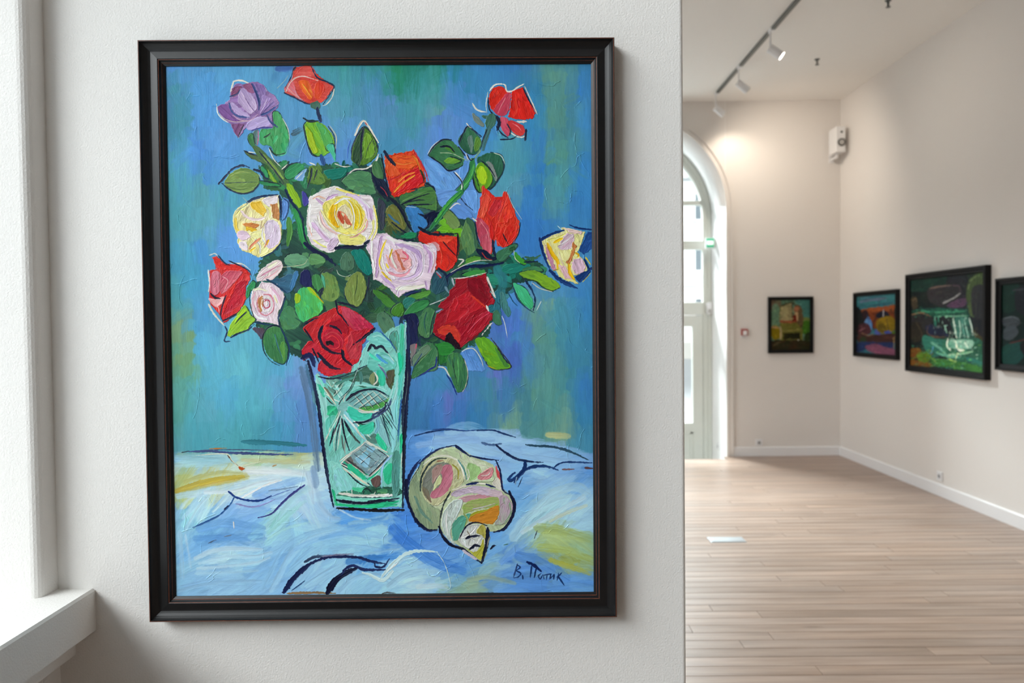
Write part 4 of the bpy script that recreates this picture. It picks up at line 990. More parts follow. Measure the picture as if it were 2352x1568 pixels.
F #6a8a70|380,1500 440,1420 520,1370 540,1420 450,1500 400,1560
S #88b878 5|560,1400 500,1470 410,1560
S #1f3a70 9|470,1450 400,1560 370,1650
F #2f6a50 #4a8a50|700,1470 790,1440 850,1520 880,1640 860,1750 790,1800 740,1700 700,1600
S #5aa860 8|790,1500 800,1620 790,1740
S #1f3a30 8|740,1500 760,1620 790,1740
S #1a3a80 14|690,1640 740,1720 780,1820
S #e0dcd0 12|610,1570 670,1580 720,1660
S #1a2a78 14|600,1480 590,1560 540,1590 500,1620 430,1660
S #c8c4b0 7|850,1500 880,1620 860,1740 830,1800
P #f0ec98 #e8dca0 2|1540,420 1640,380 1740,350 1720,310 1830,330 1945,350 1910,430 1870,530 1890,570 1950,640 1960,700 1900,750 1830,740 1860,800 1880,820 1780,800 1700,760 1680,690 1600,640 1570,530 1540,450
P #f0d0c0 #e8c8d0 2|1740,310 1920,350 1900,380 1800,360
P #e8d0dc #d8b8c8 2|1770,370 1840,370 1850,430 1810,510 1730,520 1690,490 1720,440
P #c88aa8 #d898b0 2|1580,450 1620,540 1660,620 1680,700 1640,690 1600,600
S #f0b818 28 2.2|1600,455 1640,540 1690,620 1690,685
S #f0e878 16 2|1600,430 1700,400 1760,370
S #f0c020 24 2|1660,450 1740,410
S #f0e4e8 10 2.4|1720,470 1790,420 1830,380
S #d8a8c0 8 2.4|1730,500 1800,450 1830,420
P #e8b8c8 #f0c8c8 2|1700,650 1760,660 1830,780 1760,770
P #c87a40 #d08848 2|1830,450 1860,480 1840,570 1790,660 1760,640 1810,550
S #f0b818 28 2|1790,640 1800,720 1850,795
P #e0b8d0 #e8c4d8 2|1830,600 1900,580 1950,660 1920,730 1850,740 1820,680
S #f0b818 14|1850,540 1880,560 1870,580
S #f0d8c0 10 2.4|1700,520 1720,600 1760,680
S #14306a 24|1535,432 1620,380 1745,340
S #14306a 18|1800,290 1880,320 1993,332
S #14306a 30|1530,410 1560,540 1620,690
S #14306a 36|1620,700 1720,790 1870,862
P #1f4a90 #2a5aa0|1960,350 2010,340 2010,480 1930,560 1880,520 1920,430
P #1a3f80 #14306a|1840,760 2000,680 1940,770 1890,810
S #14306a 16|1930,595 1970,680 2000,670
S #f0c830 11|1942,580 1990,650
S #f0d040 8|1915,802 1990,720
S #b09020 6|1650,700 1700,690
S #c8dcd8 8|1690,298 1730,335
@300 440
F #6496dc|1370,60 1420,60 1440,110 1420,200 1370,240
S #8ab828 66|1430,-60 1470,20 1500,70 1530,130
S #14284a 26|1400,-20 1450,80 1490,140 1530,200 1570,260
F #3a3f90 #4a48a0|1560,-10 1600,40 1610,100 1570,130 1550,60
S #4f8a40 46|1430,240 1440,360 1420,480
S #2f8a48 50|1480,160 1520,260 1540,380 1580,500
S #3aa05a 14|1490,180 1530,290 1560,420
F #f0e498 #f0e0c0 2|940,190 980,140 1070,90 1150,60 1240,40 1340,35 1350,120 1350,230 1365,300 1365,400 1350,470 1290,530 1200,570 1150,590 1080,550 1000,520 960,450 970,400 940,330 930,260
F #e8d8e4 #f0e4e8 2|1190,70 1260,40 1330,40 1320,110 1290,120 1260,130 1230,120
P #f0c030 #f4c84c 2|1080,90 1180,80 1230,180 1200,220 1130,180 1080,130
P #c88850 #d09868 2|1270,110 1330,100 1345,180 1340,250 1290,230
S #f4ee90 16 2.4|950,220 1000,160 1070,110
S #f4ee90 16 2.4|1200,110 1260,160 1260,230
S #e8d0d0 26 2.2|1000,170 1060,230 1150,250 1225,225
S #e8c850 20 2|950,240 960,330 1000,350
F #c87838 #d88a48 2|1010,290 1080,280 1160,290 1150,320 1080,330
P #f0c030 #f0c840 2|1040,310 1120,330 1160,350 1100,360 1050,340
F #e4c8dc #ecd4e0 2|970,360 1030,350 1080,400 1020,440 970,410
F #f4f0b0 #f4e890 2|1080,370 1180,350 1200,430 1120,440
F #e0c8e4 #e8d8e8 2.2|1210,300 1270,250 1340,280 1360,380 1330,470 1250,510 1220,420
S #f4ecec 14 2.6|1200,320 1190,400 1230,490
F #eadcea #f0e0e0 2|980,450 1040,450 1060,520 1000,510
S #f0e8e0 18 2.4|1130,430 1170,480 1170,550
S #d88860 18 2|1170,420 1100,480 1070,512
S #d89070 15 2|1240,430 1210,500
S #f0b820 15|1250,430 1230,480
S #f0c030 13|1080,535 1130,500
S #f4f0a0 14 2.4|1180,580 1240,550 1300,520
S #c84838 5|1080,490 1140,430
S #8a5040 4|1190,260 1180,330 1240,240
S #14284a 22|1050,100 1120,60 1200,38 1330,25
S #14284a 22|1345,35 1362,120 1360,250
S #1a3058 12|1360,460 1280,545 1180,592
S #1f3f68 10|1370,50 1430,100 1410,220 1370,260
S #90b0b0 6|1020,50 1060,110 960,170
F #ecdce4 #f4ece8 2|1620,50 1700,0 1790,-40 1870,-50 1960,-10 2060,20 2170,30 2200,100 2220,220 2230,320 2210,400 2160,440 2080,480 1980,490 1890,470 1860,520 1790,550 1700,510 1630,460 1600,380 1590,240 1610,130
S #f0e070 20 2.2|1860,-30 1960,0 2060,30
S #d0acd0 30 2.2|1680,60 1750,110 1800,50 1870,20
S #f0b8a0 12 2|1650,60 1700,40 1760,60
F #f4e884 #f0d850 2.2|1740,110 1840,50 1930,30 2020,60 2100,150 2130,250 2090,350 2000,380 1910,370 1830,330 1770,260
F #f4c80c #f8d820 2.2|1950,60 2040,110 2090,220 2080,300 2030,330 2010,240 1990,140
F #eeb00c #f4cc20 2.2|1800,150 1850,90 1870,130 1850,240 1890,320 1830,300 1790,230
F #f0e0b0 #f4ead0 2.2|1870,160 1940,110 2000,180 2010,280 1950,330 1890,290 1860,220
S #f8f4e8 13 2.8|1930,50 1990,110 2020,220 2010,330
S #f8ec90 13 2.8|2000,80 2060,170 2065,280 2045,335
S #f4e8d0 10 2.8|1850,130 1845,210 1880,300
S #f8e468 9 2.8|1970,70 2030,150 2050,260
S #f8f4ec 18 2.6|1840,110 1920,60 1985,60
P #c04a2a #d05a38 2|1870,180 1900,160 1920,230 1930,300 1890,260 1865,220
P #c85030 #d87050 2|1930,190 1970,240 1995,290 1960,290 1930,240
S #e88060 7 2.4|1890,170 1940,200 1960,250
S #f0c4c0 22 2.4|1710,180 1740,280 1800,340 1880,385
S #f4e49c 20 2.6|1720,160 1780,260 1860,335
S #f4e8d8 16 2.6|1690,210 1720,300 1790,370
S #d8b8d8 42 2.4|1640,280 1700,340 1760,420 1830,450
S #c8a0c0 16 2.4|1700,330 1760,410
S #f0e0ec 12 2.6|1650,250 1720,340 1800,420
S #d8c0dc 40 2.2|1960,20 2060,60 2130,130 2150,240
S #f4eef0 14 2.6|2080,60 2160,140 2180,240
S #d0acd0 26 2.4|2165,150 2180,260
S #f4e890 20 2.4|2190,250 2190,340 2150,420
F #f4ee98 #f0e680 2.4|1880,380 1980,390 2060,370 2130,420 2080,470 1960,480 1890,450
S #e8a8a0 14 2.4|2140,250 2120,330 2030,395 1980,405
S #f0c8b0 12 2.4|2120,200 2100,300 2040,360
S #f0b8a8 14 2.2|1610,280 1640,400
S #f4ece8 26 2.4|1625,110 1612,240 1640,360
S #f0e878 14 2.2|1650,430 1730,480 1790,500
S #f0e070 14 2.2|2195,120 2222,240 2220,340 2180,430
F #e0c8e0 #d0b0d0 2.4|1780,470 1820,410 1880,430 1870,480 1820,530 1780,520
S #b890b8 5|1790,480 1840,500
S #141c40 38|1570,460 1680,540 1780,600 1850,655
S #141c38 34|1850,505 1960,492 2060,500 2130,480
S #141c40 14|1555,250 1575,400 1615,480
S #141c38 20|2110,470 2160,430
F #1f2458 #252a60|1540,720 1600,700 1630,760 1640,850 1580,850 1530,820
F #3f8048|1640,760 1700,740 1740,860 1700,900 1650,850
F #4a8a68 #6aa07a|1390,600 1430,560 1520,560 1600,600 1630,640 1560,690 1470,680 1400,650
F #5a8f58|1620,560 1700,560 1760,620 1690,650 1620,640
S #c8c8a0 5|1320,680 1440,670 1560,650 1600,600
F #4f7a60 #3f6048|1900,600 1950,540 2010,590 2020,670 1960,710 1900,680
S #e0e4d0 5|1860,700 1880,740 1940,760 1990,740
F #0f7a70 #1a8a78|1990,530 2060,510 2110,530 2160,620 2180,720 2130,750 2070,690 2020,600
F #4f8a50 #7a9a50|1720,740 1790,720 1850,760 1880,850 1880,930 1830,980 1750,970 1720,930 1750,860
F #4aa080|1720,740 1750,770 1760,860 1740,840
S #1f2a38 22|1700,900 1730,870 1700,960
F #7a9048 #8a9a50|2050,710 2090,740 2125,840 2110,950 2060,1020 2010,1030 1960,980 1930,900 1960,800 2000,740
S #3f5a30 6|2045,740 2040,850 2020,940
S #1a2438 14|2150,760 2140,860 2110,960
F #4f8a58 #3f8060|1360,1080 1440,1030 1500,1110 1540,1160 1500,1220 1400,1240 1350,1180
F #5ab850 #48c078|1490,940 1530,870 1590,860 1650,880 1720,970 1740,1050 1690,1110 1610,1150 1550,1170 1500,1100 1480,1020
F #a0c828 #d0b820|1480,920 1530,920 1530,980 1490,1000
F #88c830|1590,860 1640,870 1700,950 1740,1000 1660,930
S #c8a820 9|1620,860 1680,930 1740,995
S #2a5a48 10|1480,1130 1540,1170 1520,1210
S #1a2a38 16|1570,1180 1680,1115
S #e0dcd0 12|905,640 1010,650 1085,705
S #d8dcd8 12|715,570 760,555 790,575
P #cc2830 #d83a38 1.8|740,590 780,580 830,620 880,660 960,640 1040,680 1080,730 1080,790 1040,850 1040,960 1000,1040 980,1090 920,1130 840,1180 820,1130 780,1080 720,1020 705,940 710,860 715,710 780,690 760,640
P #e02c28 #e03830 1.6|740,590 780,580 850,650 940,650 1000,670 1070,720 1070,760 1010,710 900,700 820,700 780,660
F #c85a70 #d88898 1.8|730,730 790,710 830,780 810,880 760,930 720,880
F #c84a60 #d06a78 1.8|830,740 920,710 1010,720 960,790 900,860 830,920 800,860
P #b81c30 #c42438 1.6|900,870 1000,790 1050,800 1040,900 1000,1020 930,1060 880,1100 830,1100 860,980
P #e02c28 #d82c28 1.6|850,960 900,880 960,800 920,920 870,1020 830,1120
F #f0c0c0 #f0a0a0 2|710,960 770,970 830,940 850,960 820,1010 760,1040
P #e03830 #e06050 1.6|760,1040 820,1020 810,1110 780,1080
S #e8a0a8 8 2|830,760 880,800 850,880
S #c02838 7 2|930,880 980,860 1000,900
S #f0a8a8 8 2|740,1000 790,1040 800,1090
S #141c30 16|720,910 760,950 810,960
S #14203a 11|862,930 830,1020 812,1110 830,1160
S #14203a 22|830,1165 900,1130 985,1078
S #14203a 12|890,620 980,660 1070,710 1090,760
S #14203a 15|790,570 850,640 900,662
S #e0d8d0 14|702,700 712,820 705,900
S #e0d8c8 15|702,1010 760,1110 845,1205
F #2f5a78 #3a6a88|1240,790 1330,780 1430,740 1500,760 1440,900 1380,900 1300,830
S #3f78a8 40|1500,720 1450,880
F #3a9a60 #2f8a50|1050,870 1110,800 1130,850 1090,890 1050,960
F #e8d4d8 #f0dcd8 2|1180,700 1260,640 1320,610 1365,630 1370,690 1330,750 1280,790 1180,800 1140,800 1150,740
S #c87898 10 2|1180,755 1290,690 1350,660
S #e8e8c8 22 2|1240,680 1325,630
S #e0a8b0 9 2|1200,780 1290,740 1340,690
P #e4ccdc #f0dce0 2|1100,870 1150,850 1180,800 1240,810 1320,830 1370,900 1390,950 1370,1030 1330,1080 1340,1200 1250,1180 1130,1160 1090,1060 1080,960
F #c88858 #d8a070 2|1150,960 1190,940 1200,1010 1180,1080 1150,1030
S #d8a8c0 18 2.4|1270,860 1330,930 1350,1000
S #f0eccc 20 2.4|1110,885 1160,870 1230,890
S #e0a8b8 14 2.4|1125,900 1102,980 1120,1060
S #d07888 13 2.4|1200,920 1260,930 1292,1000 1280,1070 1220,1110 1165,1080 1140,1000 1160,930
S #f4f0e8 13 2.6|1190,950 1245,950 1272,1000 1250,1060 1205,1072 1180,1020 1190,960
S #c85068 10 2.6|1210,970 1250,980 1252,1030 1212,1042 1195,1000
S #f0e8e8 8 2.6|1215,990 1235,1000 1225,1020
S #c84858 6|1205,988 1225,976
S #f0e8ec 20 2.4|1110,1085 1150,1130 1230,1145
S #f4eaa0 10 2|1295,930 1322,1000
S #f0d8e0 14 2.4|1310,1050 1300,1130 1330,1180
S #1a3a5a 15|1230,788 1290,820 1360,870 1405,905
S #1a3a5a 15|1397,940 1360,1060 1332,1130 1340,1195
S #1a3a5a 15|1110,1170 1220,1190 1340,1202
S #1a2a28 8|1080,880 1075,980 1100,1090 1130,1160
F #7ab830 #9ac838|870,1300 900,1200 950,1120 1020,1020 1050,1040 1090,1110 1130,1150 1080,1200 1040,1250 960,1280
F #a0cc28|940,1170 1010,1060 1040,1080 990,1150
S #14283a 11|1045,1078 980,1140 940,1190
S #14284a 14|900,1312 980,1270 1060,1240 1115,1188
S #203a60 14|850,1210 870,1260 845,1340 900,1345
F #5a4a58 #4a4a60|1100,1230 1160,1220 1210,1240 1180,1330 1140,1280
F #3a7a4a #4f9050|1190,1300 1230,1230 1300,1200 1360,1230 1390,1320 1420,1400 1410,1500 1370,1550 1290,1520 1220,1450 1200,1380
F #5a9a48|1340,1400 1380,1340 1400,1440 1380,1520
S #3a6a80 8|1300,1280 1330,1400 1370,1500
S #1a2a30 11|1235,1220 1190,1310 1200,1430 1260,1520 1340,1562
S #1f4060 14|1350,1220 1400,1320 1430,1420 1400,1560
@0 0 1
P #7fd0c4 #90dcd2|714,860 720,885 790,870 850,780 925,742 934,746 936,860 931,1000 926,1164 766,1162 740,1010
@300 820
W #5a7898 60 .85|1540,100 1610,400 1650,700 1680,1000
W #7fa0c8 60 .7|1640,1000 1660,1150
S #9ad8d0 60|1680,160 1720,330 1760,520 1790,700
S #30b890 26|1700,250 1740,350
F #5a8a80 #7ab0a0|1760,180 1850,180 1900,250 1850,330 1780,280
F #3a6a58 #5a8070|1850,180 1960,170 2060,100 2180,60 2240,100 2210,290 2040,250 1950,200
F #6a7a50|2150,150 2200,180 2180,240
S #8ad8d0 34|1950,250 2050,230 2180,260 2300,300
S #d8d8c8 8|1730,250 1790,340 1850,420
S #e0e4d8 8|1760,330 1840,380 1900,400
S #3a5a50 9|2045,90 2000,260 1900,380
S #20403a 9|1830,330 1900,230 1950,190
S #a0e0d8 24|1820,220 1900,330 1930,400
S #d8e8e0 10|1900,200 1850,290 1900,380
F #30c090|2230,120 2270,130 2290,190 2270,250 2230,210
S #e8e8dc 14|2200,130 2222,200 2190,245
F #88d8d0|2240,60 2340,20 2370,100 2290,110
F #88c8c4 #9ad8d0|1930,400 1860,470 1900,560 2000,620 2200,600 2340,480 2340,400
F #7ab8b8 #90c8c8|1950,390 2030,320 2120,290 2230,300 2310,350 2290,410 2180,450 2060,450 1980,420
F #4a9a48|2060,450 2180,430 2290,380 2330,360 2280,440 2160,480 2080,470
S #20343a 6|2030,350 2130,465
S #20343a 6|2080,320 2190,455
S #20343a 6|2130,310 2250,440
S #20343a 6|2190,310 2300,410
S #e8e4d0 6|2020,345 2120,460
S #e8e4d0 6|2070,312 2180,450
S #e8e4d0 6|2120,300 2240,440
S #e8e4d0 6|2180,300 2290,410
S #e8e4d0 5|2235,305 2325,375
S #20343a 5|1970,405 2110,305
S #20343a 5|2010,435 2190,305
S #20343a 5|2070,455 2260,315
S #e8e4d0 5|2005,425 2180,300
S #e8e4d0 5|2060,448 2250,308
S #20343a 5|2140,460 2305,345
S #14182e 18|1938,390 2010,320 2100,290 2200,285 2325,345
S #f0ece0 10|2040,478 2120,495 2225,488
F #30b890 #44cca4|1940,480 2000,540 2090,560 2170,540 2180,505 2080,505 2000,470
S #14182e 15|2005,578 2090,582 2160,560 2182,540
S #3a4a70 16|2150,565 2250,505 2330,430 2370,385
F #30b890 #3cc898|2050,600 2130,610 2190,590 2180,660 2120,690 2070,660
F #6a7a68 #5a8a80|1990,610 2060,660 2130,710 2200,680 2230,760 2140,760 2060,700
F #38c898|2210,690 2250,700 2300,800 2280,830 2220,770
F #30a880|1770,440 1850,450 1860,540 1800,560
F #4ac0a0 #7ad8cc|1760,560 1850,520 1830,700 1800,840 1770,760
S #88d0d8 60|1930,490 2010,620 2110,740
S #e8e4d4 13|2000,560 2080,640 2160,725
S #e8e8dc 8|1890,480 1830,600 1755,725
S #e8e8dc 8|1900,520 1880,680 1860,830
S #14182e 11|1885,530 1840,650 1788,795
S #14182e 9|1880,600 1855,720 1842,860
S #14182e 14|1900,545 1920,680 1965,835
S #14182e 15|1925,575 1980,680 2060,765
S #5a6a68 10|1900,700 1910,800 1930,860
P #8ab8c0 #98c8d0|2120,770 2320,890 2160,1060 1900,950
P #38b088|1910,940 2000,900 2100,1040 2150,1060 2080,1060
P #6a6a68|1920,930 1980,880 2100,1030 2070,1040
G #20303a 5 4 5|2115,775 2310,890 2150,1060 1990,890
G #e4e4dc 5 4 4|2110,768 2304,884 2145,1052 1985,882
S #f0ece0 12|1890,950 2000,850 2112,758
S #f0ece0 12|2108,760 2210,820 2325,890
S #f0ece0 10|2320,895 2240,990 2150,1075
S #f0ece0 10|1890,955 2010,1020 2150,1072
S #20302f 9|2125,785 2220,835 2300,885
S #20302f 9|1895,968 2020,1040 2140,1095
S #30b890 16|2150,1100 2250,1010 2320,930
S #14282e 13|1930,1010 2040,1120 2140,1170
S #e8e0cc 13|1900,985 2000,1065 2140,1150
F #5a5050|2160,1100 2240,1070 2250,1130 2200,1170
F #2fc090|2270,1010 2370,960 2370,1100 2300,1100
F #8ad8cc #9ae0d4|1790,940 1860,950 1960,1050 2020,1150 1990,1190 1860,1190 1820,1100
F #2a5a48 #3f8a70|1850,1240 1990,1180 2390,1170 2390,1240 2000,1260
S #e8e4d8 6|1990,1230 1990,1190 2030,1180 2050,1220
S #14282e 6|2090,1230 2110,1185 2150,1190 2170,1230
S #e8e4d8 6|2190,1230 2210,1190 2250,1190 2260,1230
S #f0f0e4 24|1875,1222 2000,1240 2150,1245 2390,1240
S #88dcc8 20|1880,1252 2050,1275 2390,1265
S #20a878 22|1815,1190 1835,1260 1850,1330
S #141a30 22|1845,1288 2000,1302 2200,1310 2390,1290
S #30c08c 28|1840,1322 2000,1337 2200,1342 2390,1325
S #141418 26|1850,1358 2050,1367 2200,1378 2390,1372
S #141a38 32|1600,30 1640,200 1690,430 1720,700 1750,950 1790,1180 1820,1345
@850 820
F #8ad8d8 #70c8c0|0,-40 120,-30 230,40 200,180 100,200 0,60
F #3a3a38 #50603f|150,100 220,90 215,220 190,300 160,220
S #8a88a8 13|80,80 130,140 170,210
F #38c898|60,120 100,110 130,180 120,250 80,220
S #58c8b8 44|285,-300 295,0 275,200 240,430
S #30c090 22|280,-60 292,60 262,150
S #90d8dc 62|230,320 220,500 210,700 195,840
F #a0d8dc #88c8cc|40,560 100,540 150,640 190,800 100,720
S #a8e0dc 14|210,260 160,420 110,560
S #4a90a8 20|285,300 268,560 250,760
F #30c898|60,700 110,740 150,850 90,790
F #30c898 1.2|265,720 290,690 292,790 270,860
S #20404a 7|85,450 140,600 215,745
S #20404a 7|110,440 170,540 250,665
S #20404a 9|95,470 140,640 190,820
S #14283a 9|80,460 120,540 160,600
S #20404a 7|150,400 190,500 215,590
S #14283a 9|150,400 180,470 200,545
S #3a4a70 16|-20,540 90,480 160,420 190,370
F #30b088|120,1040 190,950 210,1100 160,1130
F #4a9080 #68a8a0|200,880 265,870 255,1200 200,1250
F #4a4848|10,1090 80,1080 80,1160 30,1160
S #2a5a48 26|0,1200 80,1190 160,1200
S #e8f0e4 20|-10,1240 100,1236 170,1228
S #141a30 18|-20,1292 140,1282 260,1265
S #2fc08c 26|-20,1328 150,1312 255,1292
S #141418 26|-10,1372 150,1378 300,1370
S #141a38 32|335,-250 350,0 352,170 330,380 312,640 302,900 297,1150 290,1350
@850 440
F #6ac8b8 #88dcd0|0,1450 120,1440 230,1500 220,1590 0,1600
F #78d0c8 #88dcd4|-30,1320 40,1260 110,1270 180,1330 200,1400 120,1390 40,1360
S #a0e4dc 14|20,1300 90,1290 150,1330
F #5f8a68 #5aa898|180,1290 240,1250 260,1350 240,1450 210,1380
S #2a5f98 11|90,1250 180,1340 240,1430
S #4ac8a0 36|300,1200 290,1330 270,1500
S #a0e0d8 16|322,1170 312,1310
S #5ab8a0 22|240,1280 252,1420
S #14182e 26|-16,1425 14,1375 54,1400 104,1388 162,1445
S #1a2a50 30|340,1180 350,1300 345,1420 350,1500
@690 800 7.841
S #1a2a4a 26|180,420 240,620 300,900
W #3f6a80 60 .7|110,300 170,560 230,850 260,1200
S #7ad8c8 40|270,480 400,620 430,850
P #3fc8a0 #5ad0b0|290,620 420,700 440,860 380,830
S #3a7a70 60|560,520 760,480 960,430
S #4a8a7c 50|600,640 800,560 1010,500
S #8ae0d4 26|460,600 600,720 820,680
S #e4e8d8 9 2|500,560 560,680 640,580
S #1f3a3a 9 2|560,700 640,770
S #e4e0c8 9 2|590,850 700,730 780,600
S #1a2c30 8 2|600,865 715,745 790,625
S #6a6a58 40|440,700 520,800 600,960
S #e8e4cc 18 2|410,690 520,850 640,1010
S #2a2c30 18|470,880 540,960 600,1000
S #1f2a30 14 2|1095,200 1040,360 960,560 880,730 700,900
S #c8e8dc 9 2|1080,260 1010,420 930,620 860,700
S #4a8078 70|1080,420 1100,540 1080,620
S #b0e8e0 14|950,660 1150,650 1400,680 1560,750
S #5ab0a0 30|900,800 1050,730 1200,700 1400,700
F #42443a #5a5a44|1560,400 1680,380 1660,560 1600,700 1540,560
F #7a8a60 #8a9a6c|1240,520 1320,420 1340,560 1290,630
S #6a70a0 30|1410,280 1500,400 1570,520
S #b8b8b4 16|1400,290 1530,360
F #30c8a0 #44d0ac|1370,400 1440,380 1510,450 1520,600 1470,660 1410,560
S #ece4d4 22 1.6|1330,420 1390,500 1380,580 1300,645
S #4a9ad0 60|1380,110 1480,200 1560,250
S #90dce0 60|1500,120 1620,180 1680,260
S #50d8b8 60|1240,80 1330,160 1440,220
S #e0e4d4 12 2|1580,80 1660,180 1700,230
S #20d09c 60|1780,80 1800,220 1810,380
S #a4dcd8 60|1740,560 1720,800 1640,1000
S #7ad0d0 50|1760,850 1720,1100 1730,1350
S #2a5fa8 30|1820,900 1780,1250 1750,1560
S #1a2038 60|1920,40 1930,300 1890,700 1850,1100 1840,1568
S #8a9a90 8 1.6|1935,400 1925,650 1880,1000
S #2a2c34 16 2|690,1000 720,940 790,840
S #e8d8c8 14 2|770,950 800,840 850,790
S #e8dcc8 9 2|860,1000 960,1060 1040,1090
S #1a1e30 26 2|820,930 960,830 1120,750 1260,725
S #14182a 12 2|1260,725 1400,745 1540,800
S #ece0cc 26 2|1050,1080 1180,1120 1420,1120
F #40d8b8 #48d0b4|850,1050 980,1070 1140,1180 1280,1150 1260,1240 1080,1290 920,1270
S #3ac890 50|480,1180 560,1100 640,1050
S #1a2038 26|1540,960 1500,1100 1380,1180
S #3a4a74 28|1640,930 1560,1080 1420,1180 1290,1230
S #14182e 26|940,1330 1100,1320 1290,1250
F #3ecfa8 #48d4b4|1040,1400 1180,1370 1310,1310 1310,1480 1200,1530 1090,1500
S #7ab8c8 60|1380,1280 1400,1400 1340,1520
S #14202c 10|1430,1200 1500,1380 1600,1568
S #14202c 14|1480,1160 1600,1330 1660,1440
S #14202c 12|1560,1080 1640,1200 1650,1280
S #e4e4d8 8 2|690,1120 600,1300 490,1480
S #e4e4d8 8 2|700,1160 640,1380 590,1568
S #101628 14 2|700,1230 640,1400 560,1568
S #101628 14 2|740,1250 770,1400 800,1568
S #101628 16 2|780,1270 860,1400 960,1568
S #d8eeea 34 2|780,1180 920,1340 1060,1500
@690 980 7.841
S #e8e4d4 12 2|530,0 500,130 430,260
S #141a2c 16 2|600,0 560,160 515,330
S #e8e0d0 10 2|650,0 600,250 610,430
S #141a2c 14 2|760,0 800,200 870,400
S #141a2c 18 2|850,0 940,160 1060,290
S #d8dcc8 26 2|980,0 1070,130 1170,230
S #4a5a50 26|900,60 970,200 1080,300
S #8a9a90 20|800,230 790,380 800,500
P #7a9aa4 #90b8bc 1.6|900,480 1150,270 1560,500 1230,850 960,640
F #90cce4 #a0d0e8|980,560 1100,500 1250,560 1200,740 1080,680
F #98d0e8 #a4d4e8|1240,350 1340,390 1290,450 1210,400
F #88c8dc|1130,430 1230,470 1190,540 1100,490
S #e8e0d0 22 2|700,610 840,500 1080,340 1160,260
S #d8d0c0 12 2|730,640 860,520 1120,350
S #e8e4d4 30 2|1180,240 1330,330 1560,450
S #14182a 22 2|1390,400 1470,450 1550,510
S #20242c 20 2|740,650 900,730 1080,870
S #e8dcc8 12 2|780,580 980,720 1170,860
S #3a3c40 26|840,590 1000,700 1180,840
S #1f2a30 22 2|1230,870 1350,760 1570,540
S #d8b8a8 10 2|1240,880 1380,750 1480,650
S #2a3038 12 2|1180,560 1260,500
S #f0ece0 9 2|1080,640 1150,580 1240,500
S #f0ece0 9 2|1100,470 1170,410
S #f0ece0 9 2|1010,550 1060,510
S #f0ece0 9 2|1210,780 1290,700
S #f0ece0 9 2|1330,660 1400,590
S #2a3440 10 2|1080,660 1150,600
S #2a3440 10 2|1240,740 1320,670
S #2a3440 8 2|960,480 1100,590 1260,720
S #2a3440 8 2|1060,400 1220,520 1360,620
S #2a3440 8 2|1150,320 1300,420 1440,540
F #30c896 #3ccca0|880,660 1000,740 1180,900 1150,950 1000,860 850,740
S #30c898 40|1200,950 1350,850 1480,720
S #e0e8d4 9 2|1220,970 1360,860 1470,720
S #14202c 22 2|850,820 960,930 1100,1030
S #ece4c4 18 2|900,790 1050,920 1200,1010
S #14202c 12 2|1200,1000 1280,1060
F #6a5450 #7a6460|1290,930 1420,880 1430,1000 1370,1080 1290,1040
S #9ac8ec 34|1640,500 1480,700 1450,1000 1460,1090
F #30c890 #3ccc9c|1500,740 1640,650 1640,950 1560,1040 1490,920
F #5aa098 #4a8a80|1660,640 1760,590 1760,1100 1680,1200 1640,1000
S #3a6a60 10|1700,760 1690,950 1720,1150
S #20c080 40|1830,140 1810,240 1820,320
S #d8d8c8 10 1.8|1830,430 1810,700 1800,1000
S #1a1e2e 50|1870,0 1860,400 1850,800 1830,1300
F #90e0d8 #9cd8e4|600,760 760,740 900,960 940,1080 860,1160 640,1120 580,960
F #40c890 #50cc9c|940,1080 1050,1090 1180,1100 1080,1170 940,1140
S #c8f0e8 8 2|570,720 640,680
S #e0ece4 10 2|820,1140 840,1200
S #14202c 16 2|1100,1170 1180,1100 1290,1180
S #14202c 10 2|1380,1190 1400,1130 1480,1130
F #4a9a70 #8aa860|1380,1170 1440,1110 1560,1120 1540,1190
S #f0ece0 26 2|700,1200 900,1215 1150,1225 1500,1220
S #88e4cc 34|650,1250 900,1290 1200,1310 1560,1250
S #14182e 22|630,1300 900,1350 1250,1360 1600,1300
S #14182e 18|690,1350 1000,1380 1400,1370
S #28c488 44|640,1390 900,1420 1200,1420 1600,1390
S #20a878 30|1500,1400 1740,1340
S #14141c 28|680,1460 950,1480 1300,1490 1850,1480
S #2ac880 20|600,1180 620,1330 650,1420
@300 440
P #cc2030 #d82c30 1.6|1870,1020 1940,1030 2040,1080 2130,1150 2210,1220 2150,1270 2090,1330 2080,1450 2060,1530 1990,1560 1980,1620 1900,1640 1820,1660 1740,1650 1680,1600 1690,1540 1720,1500 1640,1470 1560,1510 1540,1430 1590,1350 1640,1330 1560,1230 1640,1150 1760,1090 1840,1050
P #c02448 #d04860|1890,1030 1980,1050 2120,1150 2190,1220 2060,1270 2010,1240 1930,1130
P #d82828 #c82830|1580,1220 1700,1120 1830,1040 1860,1100 1760,1170 1690,1260 1700,1340 1620,1300
P #a81428 #b41c30|1760,1200 1890,1120 1980,1230 1960,1290 1890,1250 1830,1230
P #b81c30 #c8404c|1990,1250 2150,1220 2100,1320 2060,1500 1980,1500 1940,1400 1960,1300
F #bc1c34 #c42840|1740,1260 1830,1230 1920,1300 1920,1400 1850,1440 1750,1400
P #c02034 #cc3040|1560,1400 1640,1340 1700,1380 1720,1450 1640,1450 1570,1490
P #d82428 #c83040|1720,1500 1860,1560 1960,1570 1960,1620 1820,1650 1700,1600
S #d04a50 8 2|1900,1090 1980,1180 2040,1250
S #d04048 8 2.4|1740,1300 1820,1260 1900,1310 1915,1390
S #e04048 7 2.4|1980,1260 2000,1350 1960,1430
S #d83038 9 2.4|1765,1320 1820,1292 1870,1330 1882,1390 1825,1412 1772,1382 1760,1340
F #1a1018|1760,1350 1800,1338 1835,1358 1830,1390 1800,1370 1770,1382
